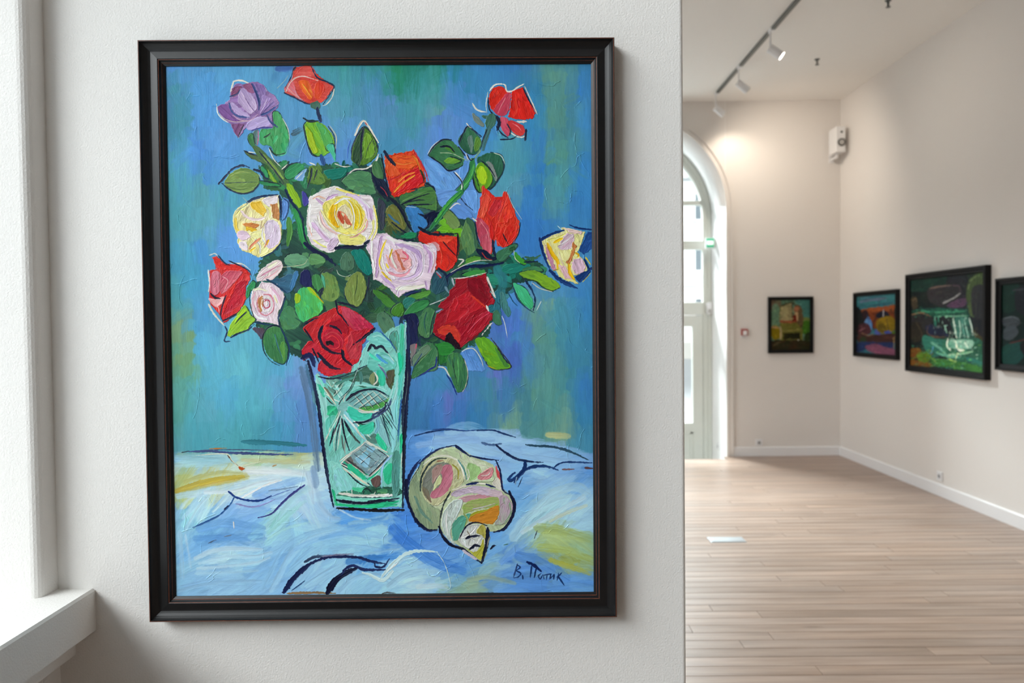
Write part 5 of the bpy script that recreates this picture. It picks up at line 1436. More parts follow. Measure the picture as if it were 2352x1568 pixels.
S #14182e 28|1728,1205 1700,1300 1740,1390 1810,1440 1885,1452
S #14182e 20|1798,1200 1870,1230 1902,1272
S #14182e 26|2200,1225 2100,1310 2005,1372
S #14182e 16|1560,1200 1640,1150 1690,1130
S #14182e 20|1870,992 1960,1010 2060,1045
S #14182e 14|1850,975 1868,1080 1900,1112 1965,1205
S #14182e 12|1568,1230 1650,1352
S #14182e 30|1690,1450 1755,1530 1820,1580 1885,1592
S #14182e 26|1905,1420 1925,1500 1995,1560
S #1a2050 38|1540,1495 1620,1470 1655,1570
S #14182e 18|1640,1410 1670,1470 1700,1540
S #14182e 14|1690,1660 1800,1680 1900,1660 1990,1625
S #14182e 12|1535,1420 1545,1480 1590,1530
@850 820
F #b8c8a0 #c8d4b0|440,980 520,880 640,820 760,800 850,840 950,900 1100,960 1150,1080 1190,1180 1260,1230 1295,1340 1270,1450 1180,1540 1080,1560 1050,1540 1060,1640 1040,1780 990,1830 900,1760 800,1690 700,1640 640,1560 620,1520 560,1550 480,1530 400,1450 350,1340 340,1200 370,1080
F #8aa080 #a8b890|360,1120 430,1010 480,920 450,1100 480,1250 560,1340 630,1380 610,1530 540,1550 450,1500 380,1400 345,1260
S #6a9080 26|400,1250 460,1390 560,1490
F #c0c090 #d0d0a8 1.6|470,1000 560,920 680,900 790,930 840,1030 830,1130 740,1220 650,1300 570,1330 490,1270 450,1140
S #e4e4d0 16 2.2|480,960 560,900 680,880 800,930 850,1020
S #d8dcc0 12 2.2|830,1130 740,1230 640,1320 570,1335
F #7a8078 #8a9080|480,1060 560,970 660,940 720,970 700,1060 620,1160 550,1240 510,1270 470,1180
F #8a6a58 #7a7a68|470,1160 520,1200 550,1300 500,1260
F #c06a80 #d08898|640,1000 700,960 740,1000 740,1100 700,1190 620,1250 550,1260 550,1220 630,1150 650,1080
F #a08078 #b09088|560,1000 640,960 650,1010 600,1080 560,1140
F #d0d8a0|590,1110 630,1060 640,1110 600,1170 560,1200
S #a8a040 14|740,960 790,1010 790,1090
S #2a3a3a 16|450,1200 460,1080 520,970 600,910 690,905
S #8a4a40 8|600,930 660,925
F #dce4c8 #c8dcb0 2|640,840 760,810 900,890 1040,960 1100,1040 1100,1110 980,1110 880,1100 850,980 760,900
F #b0d490 #a4cc88 2|880,940 1000,1000 960,1080 890,1100
F #d88890 #e0a0a0 2|960,1070 1070,990 1110,1000 1090,1080 1010,1100
S #f0ecdc 13 2.6|780,920 830,1010 850,1100
S #5a9a98 13 2.2|792,920 842,1000 868,1090
S #f0ecdc 10 2.6|880,1000 890,1060 870,1110
S #e4e8d0 12 2.6|900,900 980,960 1080,980
S #f0e0d8 9 2.6|1000,1060 1060,1050 1090,1000
F #e05a60|1130,970 1160,1030 1185,1130 1140,1050
F #e4e0d0|1100,1130 1150,1080 1190,1180 1130,1170
S #f0e8d8 15 2.4|740,1190 860,1150 1000,1130 1100,1150 1190,1200
S #1a2a58 22|870,1140 970,1122
S #1a2a58 20|1045,1138 1125,1165
F #c8b8d0 #d8c0c8 1.6|730,1220 840,1170 960,1150 1100,1180 1190,1210 1160,1270 1040,1240 900,1220 780,1250
F #d8909c #c8a0a8|780,1280 880,1240 1080,1240 1130,1270 980,1290 800,1300
F #a8b070 #9ac060|830,1330 930,1280 1060,1260 1160,1260 1170,1380 1060,1350 940,1370 850,1400
S #88c040 20|1060,1370 1120,1340 1150,1310
S #c8c0c8 10 2|920,1360 1020,1340 1120,1310
F #c07a24 #d08a30|880,1470 930,1400 1040,1370 1150,1330 1150,1420 1100,1490 1000,1490
S #b0b030 20|900,1420 960,1390 1050,1370
F #c0a8b8 #a8b8a0|1160,1250 1220,1240 1280,1330 1260,1430 1190,1500 1110,1500 1150,1430 1170,1330
S #8aa888 16|1250,1300 1262,1400 1200,1490
F #d8e4e0 #c8d8d0 1.8|660,1380 740,1290 830,1280 800,1400 740,1500 720,1600 760,1680 700,1640 650,1540 640,1450
S #f0f0ec 14 2.2|690,1380 680,1480 700,1600
F #5aa890 #68b0a0|740,1500 800,1430 900,1400 880,1460 830,1560 780,1640 740,1620
S #90a868 16|840,1400 870,1450 850,1520
S #2a3438 15|720,1205 660,1320 632,1430 620,1545
F #d8dcd4 #c8ccd0 2|800,1600 860,1520 960,1490 1050,1520 1040,1620 1020,1720 990,1820 900,1740 860,1710 800,1660
F #b0a848 #c8c070 2|950,1570 1000,1500 1045,1530 1040,1640 1000,1600
F #b0b040|880,1730 930,1750 980,1720 1010,1630 1025,1700 990,1820
S #f0f0ec 12 2.4|820,1620 900,1580 960,1510
S #f0f0ec 14 2.4|830,1660 870,1700 940,1680 1000,1620
S #a09888 7|870,1560 910,1620 940,1640
S #14182e 22|860,1630 900,1610 985,1600
S #14182e 24|895,1725 940,1690 985,1695
S #14182e 15|800,1625 860,1520 950,1480 1055,1512
S #14204a 30|330,1180 345,1080 400,980 450,915
S #14204a 15|440,950 520,880 620,820 690,800 770,785
S #14204a 22|770,790 860,860 900,885
S #14204a 15|900,880 1020,905 1155,920
S #14204a 14|1130,920 1170,1020 1192,1180 1255,1232
S #141a38 36|320,1100 325,1250 370,1390 430,1490 510,1550 595,1552
S #141a38 30|1250,1200 1297,1320 1272,1440 1200,1540 1110,1568
S #14182e 26|618,1520 650,1610 730,1690 830,1720 920,1790 1000,1850
S #14182e 32|1055,1530 1050,1660 1020,1780 1000,1845
S #8a8878 12|1075,1610 1060,1650 1050,1700
S #14182e 20|1080,1720 1110,1690 1130,1690
S #1f3a6a 13|400,700 560,662 700,645 850,652
S #2a4a88 12|560,645 700,640 850,655 980,645
S #1f3a6a 13|960,650 1110,650 1200,680 1310,712
S #4a6a98 22|1000,760 1080,780 1180,770
S #16244a 20|1132,783 1200,840 1300,900 1420,930 1555,936
S #16346a 32|1392,930 1390,990 1330,1060 1262,1100 1250,1080 1300,1030
S #16346a 24|1300,1115 1340,1060 1420,990 1520,970 1620,980 1695,1010
S #16346a 15|1650,985 1720,940 1850,935 1992,940
S #2a4a60 20|1400,780 1520,790 1660,800 1800,840 1965,915
S #7a5a60 14|1730,1000 1835,998
S #5a3a40 18|1930,985 1998,990
S #7a9ab8 14|1320,1070 1300,1140
S #1a2a4a 7|1370,1070 1330,1160
W #d0cf90 60 .8|1600,690 1780,700
@300 820
S #c0b050 50 .5|400,1210 600,1140 800,1095 1010,1075
W #c8b040 22 .8|620,1145 780,1105 950,1085
W #bfb98a 40 .6|1000,925 1300,935 1600,940
S #e8eef0 20 .8|1000,1265 1200,1155 1360,1105
W #e4eef0 60 .6|1050,1010 1300,1020 1550,1060
S #3a4a78 20|520,852 700,845 900,860 1200,870 1460,875
S #4a5a78 8|650,835 1000,832 1350,842
S #b86a20 9|700,825 860,818
S #2f7a8a 40 .6|1000,760 1300,770 1580,790
S #20303a 9|450,860 520,845
S #5a3a20 9|865,880 910,935 985,1000
S #d8d8c0 8|580,885 850,870 905,925 972,985 1080,960 1165,940
F #b04a18|965,985 1025,1000 990,1018
S #c0a070 12|1275,980 1310,968
S #1a3a80 18|875,1210 940,1260 1040,1290 1160,1290 1260,1250
S #6a88c0 10|1250,1260 1400,1200 1450,1190
S #2a5a98 14|930,1250 900,1310 850,1370 780,1430 660,1490 550,1537
S #101c40 12|870,1340 835,1372
S #3a3f80 17|1560,1150 1450,1230 1350,1320 1260,1410 1140,1446
S #8a90c8 14|940,1320 1080,1350 1200,1320 1290,1280
S #7a98b8 14|1240,1200 1400,1180 1500,1160
@300 1168
S #8a7050 24|1400,765 1600,760 1835,762
W #3f80c8 60 .7|1960,480 2100,450 2250,440
S #16204a 44|1368,755 1450,640 1560,530 1660,465
S #16204a 26|1640,485 1750,440 1900,430 2050,440 2150,470 2280,492
D #7a7a98 14|1720,430 1850,415 2000,405
S #16204a 18|2190,490 2200,520 2270,520 2322,448
S #10142e 60|1762,760 1830,650 1930,580 2030,530
S #1f2a58 26|1890,600 1930,540 2000,512 2100,545 2305,548
S #2a4a78 9|1440,740 1560,650
S #4a5a70 14|690,315 740,290 760,285
S #6a7a90 8|830,255 900,240
S #e8dcd0 9|918,120 922,180
S #c8e4e8 34 .8|2352,560 2290,630 2240,640 2140,590 2080,575
@850 1168
S #c8e4e8 30 .8|80,640 200,490 330,400 450,375 600,385
S #e0ece8 12 1.6|140,570 250,480
S #cfeaf0 8 2.4|600,390 670,500 720,690 680,740
W #cfe6ee 50 .6|430,700 600,690 680,700
S #3a3f50 8|1500,190 1475,260
S #3a6a50 6|1200,320 1240,310
S #c8c0d0 26|830,370 920,430 960,450
S #2a4070 13|1322,490 1302,560 1284,615
S #16346a 13|1320,500 1348,520 1310,552
S #16346a 13|1308,552 1352,575 1330,605 1288,618
S #16346a 12|1368,592 1372,628
S #10245a 24|1412,475 1470,500 1535,556
S #16346a 14|1450,510 1438,612
S #16346a 14|1490,530 1474,614
S #16346a 11|1535,575 1510,600 1528,625 1552,588 1562,628
S #16346a 11|1560,590 1632,578
S #16346a 11|1590,588 1580,635
S #16346a 12|1622,580 1612,628
S #16346a 9|1615,620 1650,588
S #16346a 12|1652,580 1650,628
S #16346a 14|1692,570 1678,638
S #16346a 12|1722,568 1688,604
S #16346a 15|1690,604 1745,685
D #2a1810 14|100,770 150,755 250,765
D #2a1810 12|960,750 1060,745 1150,750
"""
def paint_flowers(TW=1280, TH=1608):
    P = Paint([(384, 153), (1357, 146), (1361, 1357), (401, 1371)], TW, TH)
    rg = P.rng
    bg, cl, fo = field(BG), field(CLOTH), field(FOL)
    def horizon(x):                      # the edge where table cloth meets the background
        if x < 720: return 1042+3*np.sin(x*.03)
        if x < 930: return 1040
        return float(np.interp(x, [930, 990, 1060, 1140, 1190, 1240, 1310, 1361], [1000, 986, 984, 986, 1002, 1020, 1032, 1056]))
    cloth_ang = [(420,1200,-62),(480,1160,-55),(600,1110,-8),(500,1290,-10),(600,1250,-15),(640,1220,-40),(700,1200,60),(760,1230,-10),(850,1200,-5),(700,1290,-50),(800,1330,-50),(900,1290,-35),(960,1340,-10),(1100,1330,-15),(1060,1010,5),(1150,1040,20),(1250,1070,0),(1280,1150,-40),(1200,1220,-45),(1300,1280,28),(1200,1330,0),(1320,1340,0),(430,1340,-15),(900,1250,10)]
    CA = np.array(cloth_ang, float)
    # ground coat
    for y in range(150, 1380, 26):
        for x in range(384, 1370, 26):
            F = bg if y < horizon(x) else cl
            c = look(F, x, y); P.stroke([(x, y-20), (x+1, y+20)] if y < horizon(x) else [(x-20, y), (x+20, y-3)], c, c, 40, .4, 1, 0, 0, 6)
    for i in range(1300):
        x = rg.uniform(378, 1368); y = rg.uniform(140, 1075)
        hz = horizon(x)
        if y > hz: continue
        g = max(0, 1-i/500)
        c = look(bg, x+rg.uniform(-7, 7), y+rg.uniform(-12, 12))*(1+rg.uniform(-.045, .045))
        L = rg.uniform(35, 100)*(1+.6*g); w = rg.uniform(9, 26)*(1+g); a = rg.normal(0, .12) if rg.rand() < .84 else rg.uniform(-1.2, 1.2)
        y1 = min(y+L/2*np.cos(a), hz-1); y0 = y-L/2*np.cos(a)
        P.stroke([(x-L/2*np.sin(a), y0), (x+rg.uniform(-3, 3), (y0+y1)/2), (x+L/2*np.sin(a), y1)], c, auto2(c)*.985, w, .5, rg.uniform(.22, .6), .2, .45, rg.uniform(4, 10))
    for i in range(1500):
        x = rg.uniform(378, 1368); y = rg.uniform(985, 1378)
        if y < horizon(x)+4: continue
        c = np.clip(look(cl, x+rg.uniform(-7, 7), y+rg.uniform(-6, 6))*(1.05+rg.uniform(-.05, .06))+.02, 0, 1)
        d = ((CA[:, :2]-[x, y])**2).sum(1); w_ = 1/(d+400)**2; a2 = np.radians(CA[:, 2])*2
        a = .5*np.arctan2((w_*np.sin(a2)).sum(), (w_*np.cos(a2)).sum())+rg.normal(0, .16)
        L = rg.uniform(35, 110); w = rg.uniform(8, 24); bow = rg.uniform(-.18, .05)*L
        dx, dy = np.cos(a)*L/2, np.sin(a)*L/2
        if min(y-abs(dy), y) < horizon(x)+1: dy *= .2
        P.stroke([(x-dx, y-dy), (x+bow*np.sin(a), y+bow*np.cos(a)), (x+dx, y+dy)], c, auto2(c), w, .5, rg.uniform(.3, .7), .4, .55, rg.uniform(2, 6))
    # raised threads of old paint under the surface
    for i in range(210):
        x = rg.uniform(395, 1350); y = rg.uniform(165, 1350); a = rg.normal(np.pi/2, .7); pts = [(x, y)]
        for k in range(rg.randint(2, 6)):
            a += rg.normal(0, .45); x += np.cos(a)*rg.uniform(6, 22); y += np.sin(a)*rg.uniform(6, 22); pts.append((x, y))
        P.ridge(pts, rg.uniform(.7, 1.4), rg.uniform(.6, 1.7))
    # foliage mass
    P.fill(np.array(FOLMASK, float), hexc('24463f'), hexc('2f5f4a'), .6, True, 4)
    for i in range(900):
        x = rg.uniform(585, 1255); y = rg.uniform(368, 865)
        if not inpoly(FOLMASK, x, y): continue
        c = look(fo, x, y)*rg.uniform(.72, 1.12); a = rg.uniform(0, np.pi); L = rg.uniform(10, 30)
        P.stroke([(x-np.cos(a)*L/2, y-np.sin(a)*L/2), (x+rg.uniform(-3, 3), y+rg.uniform(-3, 3)), (x+np.cos(a)*L/2, y+np.sin(a)*L/2)], c, auto2(c), rg.uniform(6, 16), .8, .95, .5, .2, 1)
    run_ops(P, OPS)
    return P
# ---------------------------------------------------------------- picture helpers
def make_image(name, arr, data=False):
    h, w = arr.shape[:2]
    im = bpy.data.images.new(name, w, h, alpha=False, float_buffer=data)
    if data: im.colorspace_settings.name = 'Non-Color'
    px = np.ones((h, w, 4), np.float32)
    px[..., :3] = arr if arr.ndim == 3 else arr[..., None]
    im.pixels.foreach_set(px[::-1].ravel()); im.update(); im.pack()
    return im
def paint_mat(name, P, gain=1., bump=.0007, rough=.42):
    col = make_image(name+'_colour', np.clip(P.C, 0, 1)); m = bpy.data.materials.new(name); m.use_nodes = True
    nt = m.node_tree; b = nt.nodes['Principled BSDF']; N = nt.nodes.new; L = nt.links.new
    uv = N('ShaderNodeUVMap'); uv.uv_map = 'UVMap'
    t = N('ShaderNodeTexImage'); t.image = col; t.extension = 'EXTEND'; L(uv.outputs[0], t.inputs[0])
    g = N('ShaderNodeVectorMath'); g.operation = 'SCALE'; g.inputs['Scale'].default_value = gain; L(t.outputs[0], g.inputs[0]); L(g.outputs[0], b.inputs['Base Color'])
    b.inputs['Roughness'].default_value = rough; b.inputs['Specular IOR Level'].default_value = .16 if bump else .08
    if bump:
        z = np.clip(P.Z/4+.5, 0, 1)
        h = make_image(name+'_relief', z, True); t2 = N('ShaderNodeTexImage'); t2.image = h; t2.extension = 'EXTEND'; L(uv.outputs[0], t2.inputs[0])
        k = N('ShaderNodeBump'); k.inputs['Distance'].default_value = bump*4; k.inputs['Strength'].default_value = 1; L(t2.outputs[0], k.inputs['Height'])
        tc = N('ShaderNodeTexCoord'); n = N('ShaderNodeTexNoise'); n.inputs['Scale'].default_value = 700; n.inputs['Detail'].default_value = 1; L(tc.outputs['Object'], n.inputs['Vector'])
        k2 = N('ShaderNodeBump'); k2.inputs['Distance'].default_value = .00012; L(n.outputs['Fac'], k2.inputs['Height']); L(k.outputs[0], k2.inputs['Normal'])
        L(k2.outputs[0], b.inputs['Normal'])
    return m
def rails(F, u0, u1, v0, v1, prof, mats, parent, names=('frame_rail',)*4):
    """four mitred rails; prof = [(inset, height, material index)...]; F maps (u, v, h) to the world"""
    cor = [(u0, v0, 1, 1), (u1, v0, -1, 1), (u1, v1, -1, -1), (u0, v1, 1, -1)]
    for i in range(4):
        a = cor[i]; b = cor[(i+1) % 4]; bm = bmesh.new(); A = []; Bv = []
        for (d, h, k) in prof:
            A.append(bm.verts.new(F(a[0]+a[2]*d, a[1]+a[3]*d, h))); Bv.append(bm.verts.new(F(b[0]+b[2]*d, b[1]+b[3]*d, h)))
        n = len(prof)
        for j in range(n):
            f = bm.faces.new((A[j], Bv[j], Bv[(j+1) % n], A[(j+1) % n])); f.material_index = prof[j][2]
        bm.faces.new(A); bm.faces.new(Bv)
        bmesh.ops.recalc_face_normals(bm, faces=bm.faces)
        link(names[i], bm, mats, parent)
# ---------------------------------------------------------------- the large flower picture
TT = -.00292
def FP(u, v, h): return (u-TT*v, -h+A_W*u, v+TT*u)
U0, U1, V0, V1 = -.65567, .16828, 1.02985, 2.04418
CU0, CU1, CV0, CV1 = -.6165, .128, 1.0686, 2.0051
pic = thing('framed_painting', 'large black-framed oil painting of roses in a glass vase beside a seashell', 'painting', ((U0+U1)/2+.005, -.002, V0))
s_ = .0392
prof = [(0, .0015, 0), (0, .0292, 0), (.0006, .0305, 0), (.0012, .031, 1), (.0021, .031, 0), (.0030, .0308, 0), (.0036, .0290, 0), (.0055, .0262, 0), (.0085, .0232, 0), (.0120, .0208, 0), (.0150, .0197, 0), (.0164, .0194, 0), (.0288, .0212, 0), (.0293, .0204, 0), (.0299, .0200, 1), (.0308, .0198, 0), (.0318, .0186, 0), (.0326, .0170, 0), (.0345, .0164, 1), (.0350, .0155, 0), (.0360, .0149, 0), (s_, .0132, 0), (s_, .0015, 0)]
rails(FP, U0, U1, V0, V1, prof, [FRAME_BLACK, FRAME_EDGE], pic)
P = paint_flowers(TEXW, TEXH)
# canvas: a relief mesh that follows the paint thickness, with fine relief in the material
GX, GY = 300, 376
Zc = np.clip(P.Z, -.5, 4)
def blur(a, k):
    for ax in (0, 1):
        c = np.cumsum(np.insert(np.pad(a, [(k, k) if i == ax else (0, 0) for i in (0, 1)], mode='edge'), 0, 0, axis=ax), axis=ax)
        a = (np.take(c, range(2*k, c.shape[ax]), ax)-np.take(c, range(0, c.shape[ax]-2*k), ax))/(2*k)
        a = a[:P.H, :P.W]
    return a
Zb = blur(Zc, 2)
m_ = .0015
us = np.linspace(CU0-m_, CU1+m_, GX+1); vs = np.linspace(CV0-m_, CV1+m_, GY+1)
uu, vv = np.meshgrid(us, vs); tu = (uu-CU0)/(CU1-CU0); tv = (vv-CV0)/(CV1-CV0)
zi = Zb[np.clip(((1-tv)*P.H).astype(int), 0, P.H-1), np.clip((tu*P.W).astype(int), 0, P.W-1)]
hh = .0115+.00022*zi
ox, oy, oz = pic.location
co = np.stack([uu-TT*vv-ox, -hh+A_W*uu-oy, vv+TT*uu-oz], -1).reshape(-1, 3)
ii = np.arange((GX+1)*(GY+1)).reshape(GY+1, GX+1)
fa = np.stack([ii[:-1, :-1], ii[:-1, 1:], ii[1:, 1:], ii[1:, :-1]], -1).reshape(-1, 4)
me = bpy.data.meshes.new('painted_canvas'); me.vertices.add(len(co)); me.vertices.foreach_set('co', co.astype(np.float32).ravel())
me.loops.add(fa.size); me.loops.foreach_set('vertex_index', fa.ravel().astype(np.int32))
me.polygons.add(len(fa)); me.polygons.foreach_set('loop_start', np.arange(0, fa.size, 4, dtype=np.int32)); me.polygons.foreach_set('use_smooth', np.ones(len(fa), bool))
uvl = me.uv_layers.new(name='UVMap'); uvs = np.stack([tu, tv], -1).reshape(-1, 2)[fa.ravel()]; uvl.data.foreach_set('uv', uvs.astype(np.float32).ravel())
me.update(calc_edges=True); me.validate()
me.materials.append(paint_mat('flower_oil_paint', P, GAIN, .00045, .36))
o = bpy.data.objects.new('painted_canvas', me); C.objects.link(o); o.parent = pic
BACKB = mat('raw_backing_board', (.3, .22, .14), .8, var=(10, .1))
bm = bmesh.new(); vsb = [bm.verts.new(FP(*p)) for p in ((CU0-.01, CV0-.01, .002), (CU1+.01, CV0-.01, .002), (CU1+.01, CV1+.01, .002), (CU0-.01, CV1+.01, .002), (CU0-.01, CV0-.01, .010), (CU1+.01, CV0-.01, .010), (CU1+.01, CV1+.01, .010), (CU0-.01, CV1+.01, .010))]
for q in ((0, 1, 2, 3), (4, 5, 6, 7), (0, 1, 5, 4), (1, 2, 6, 5), (2, 3, 7, 6), (3, 0, 4, 7)): bm.faces.new([vsb[i] for i in q])
bmesh.ops.recalc_face_normals(bm, faces=bm.faces); link('backing_board', bm, BACKB, pic)
# ---------------------------------------------------------------- pictures of the far room
def far_picture(label, F, u0, u1, v0, v1, fr, dep, quad, ops, tw, base, gain, name, nd=500, dl=1., extra=()):
    """F maps (u along the wall to the right, v up, h off the wall)"""
    c = F((u0+u1)/2, v0, 0); t = thing('framed_painting', label, 'painting', c)
    prof = [(0, .001, 0), (0, dep-.004, 0), (.004, dep, 0), (fr*.35, dep, 0), (fr*.45, dep*.72, 0), (fr*.8, dep*.66, 0), (fr*.84, dep*.72, 0), (fr*.93, dep*.7, 0), (fr, dep*.5, 0), (fr, .001, 0)]
    rails(F, u0, u1, v0, v1, prof, [FRAME_SIMPLE], t)
    a0, a1, b0, b1 = u0+fr-.002, u1-fr+.002, v0+fr-.002, v1-fr+.002
    th = int(tw*(b1-b0)/(a1-a0)); Q = Paint(quad, tw, th, 11)
    Q.C[:] = hexc(base); run_ops(Q, ops)
    rg = Q.rng; iv = np.linalg.inv(Q.Hm)
    for i in range(nd):                     # small broken touches over the whole picture
        px, py = rg.uniform(4, Q.W-4), rg.uniform(4, Q.H-4); c = Q.C[int(py), int(px)].copy()
        px += rg.normal(0, Q.W*.012); py += rg.normal(0, Q.W*.012)
        c = np.clip(c*rg.uniform(.62, 1.28)+rg.uniform(-.02, .02, 3), 0, 1).astype(np.float32)
        v = iv@[px, py, 1]; x, y = v[0]/v[2], v[1]/v[2]; a = rg.uniform(0, np.pi); L = rg.uniform(1.5, 7)*dl
        Q.stroke([(x-np.cos(a)*L/2, y-np.sin(a)*L/2), (x+np.cos(a)*L/2, y+np.sin(a)*L/2)], c, auto2(c), rg.uniform(.8, 2.6)*dl, .5, rg.uniform(.5, .95), .5, .3)
    for (x0, y0, x1, y1, n, cols, vert) in extra:
        for i in range(n):
            x, y = rg.uniform(x0, x1), rg.uniform(y0, y1); c = hexc(cols[rg.randint(len(cols))])*rg.uniform(.8, 1.1); L = rg.uniform(2, 7); w = rg.uniform(.8, 2.2)
            e = [(x, y-L/2), (x+rg.uniform(-1, 1), y+L/2)] if rg.rand() < vert else [(x-L/2, y), (x+L/2, y+rg.uniform(-1.5, 1.5))]
            Q.stroke(e, c, auto2(c), w, .5, rg.uniform(.5, .9), .5, .3)
    bm = bmesh.new(); uvl = bm.loops.layers.uv.new('UVMap'); h = dep*.45
    vs = [bm.verts.new(F(*p)) for p in ((a0, b0, h), (a1, b0, h), (a1, b1, h), (a0, b1, h))]
    bs = [bm.verts.new(F(*p)) for p in ((a0, b0, .003), (a1, b0, .003), (a1, b1, .003), (a0, b1, .003))]
    f = bm.faces.new(vs)
    for l, uv in zip(f.loops, ((0, 0), (1, 0), (1, 1), (0, 1))): l[uvl].uv = uv
    bm.faces.new(bs[::-1])
    for i in range(4): bm.faces.new((vs[i], bs[i], bs[(i+1) % 4], vs[(i+1) % 4]))
    link('painted_canvas', bm, paint_mat(name, Q, gain, 0, .45), t)
    return t
def FB(u, v, h): return (u, YB-h, v)
def FR(u, v, h): return (XR-h, -u, v)
FAR1 = r"""
@1740 560 3.843
F #4f6a55 #5f8068|100,470 470,470 470,960 100,960
F #6a5a48 #5f6a50|120,495 200,495 190,640 120,680
F #4a7a70 #3f7068|330,495 455,495 455,690 400,700 360,560
F #5a7a60 #6a8068|130,540 190,560 190,720 130,740
F #6a7a40|400,650 455,660 455,720 400,700
F #2f5a1a #3f6a20|395,690 455,690 455,790 395,790
F #7a6a10 #8a7618|125,730 190,740 195,830 130,840
S #a88058 16|125,735 190,742
P #8a7f58 #9a9068|200,545 300,520 310,680 200,690
S #3a3a28 12|190,550 300,515 330,550
S #6a6038 12|200,550 195,690
S #2a2a20 10|300,520 305,690
F #4a3a28 #5a4a30|320,560 360,540 390,600 390,740 330,700
F #8a5a40|320,560 360,550 355,590 320,600
F #b09068|325,610 350,610 350,670 330,680
F #5a1a10|305,640 335,630 335,690 305,690
S #8a4a30 22|195,685 260,690 340,690
P #5f5f28 #6f6a30|195,700 340,695 395,760 390,850 200,850
S #7a7038 12|210,770 380,760
S #7a7038 12|215,810 380,805
P #2a2810 #1f1f10|225,790 370,785 370,840 230,845
S #a09068 14|200,730 205,800 198,865
F #2a2a18 #342818|120,860 250,850 455,860 455,950 120,950
S #4a3f28 20|140,900 200,865
F #243018|420,790 455,790 455,850 400,850
S #d0c8b8 8|350,850 358,852
"""
FAR2 = r"""
@1740 560 3.843
F #2f6a78 #3a7a80|880,420 1260,400 1260,570 880,580
S #5a6a80 26|920,500 1050,480 1150,470
S #2a5a68 24|1000,540 1200,510
S #4a7a88 16|920,470 1000,460
F #8a4520 #9a5028|900,590 1000,560 1120,545 1240,535 1250,620 1100,640 960,620
F #6a3018 #7a3a1c|930,610 1100,600 1240,600 1240,760 1020,740
F #141a1c #1f2422|890,560 930,570 950,650 970,720 960,780 890,800
F #2a1a20|940,600 980,580 1000,640 960,680
F #4a78b0 #5a88b8|960,700 1000,640 1030,720 1010,770
F #3a2028 #4a2830|910,720 990,700 1020,790 960,810 900,790
S #8a5a60 12|920,770 970,740
F #141a2a #1a2238|1060,640 1090,590 1150,590 1180,650 1130,660
S #c0c0c8 18|1122,580 1122,640
F #7a6414 #8a7018|1060,700 1100,650 1200,640 1225,740 1180,790 1090,790
F #5a4a14|1080,720 1130,700 1150,780 1090,780
S #141a20 12|1060,650 1030,720 1060,780
S #141a20 12|1150,660 1160,720 1170,770
S #1f2a20 14|1190,570 1195,620
S #1f2a20 14|1215,560 1218,640
F #4a58a0|1060,760 1100,790 1080,810 1050,790
F #3a4aa0 #4a5ab0|1130,780 1170,765 1190,790 1150,800
F #4a6a18|1190,790 1230,770 1230,810 1190,810
F #3a2420 #4a2c28|910,800 1000,810 1230,800 1230,880 1100,890 920,880
S #8a6a50 10|940,790 1000,815 1040,800
F #24321c|930,840 970,830 980,890 930,890
F #1a2a50 #203462|890,890 1000,870 1100,880 1210,880 1200,950 1100,930 1000,940 890,970
F #7a4860 #8a5068|970,910 1060,890 1140,920 1230,950 1240,1010 1100,990 1000,960
S #b09060 12|1215,830 1215,930
S #101410 14|905,700 910,960
"""
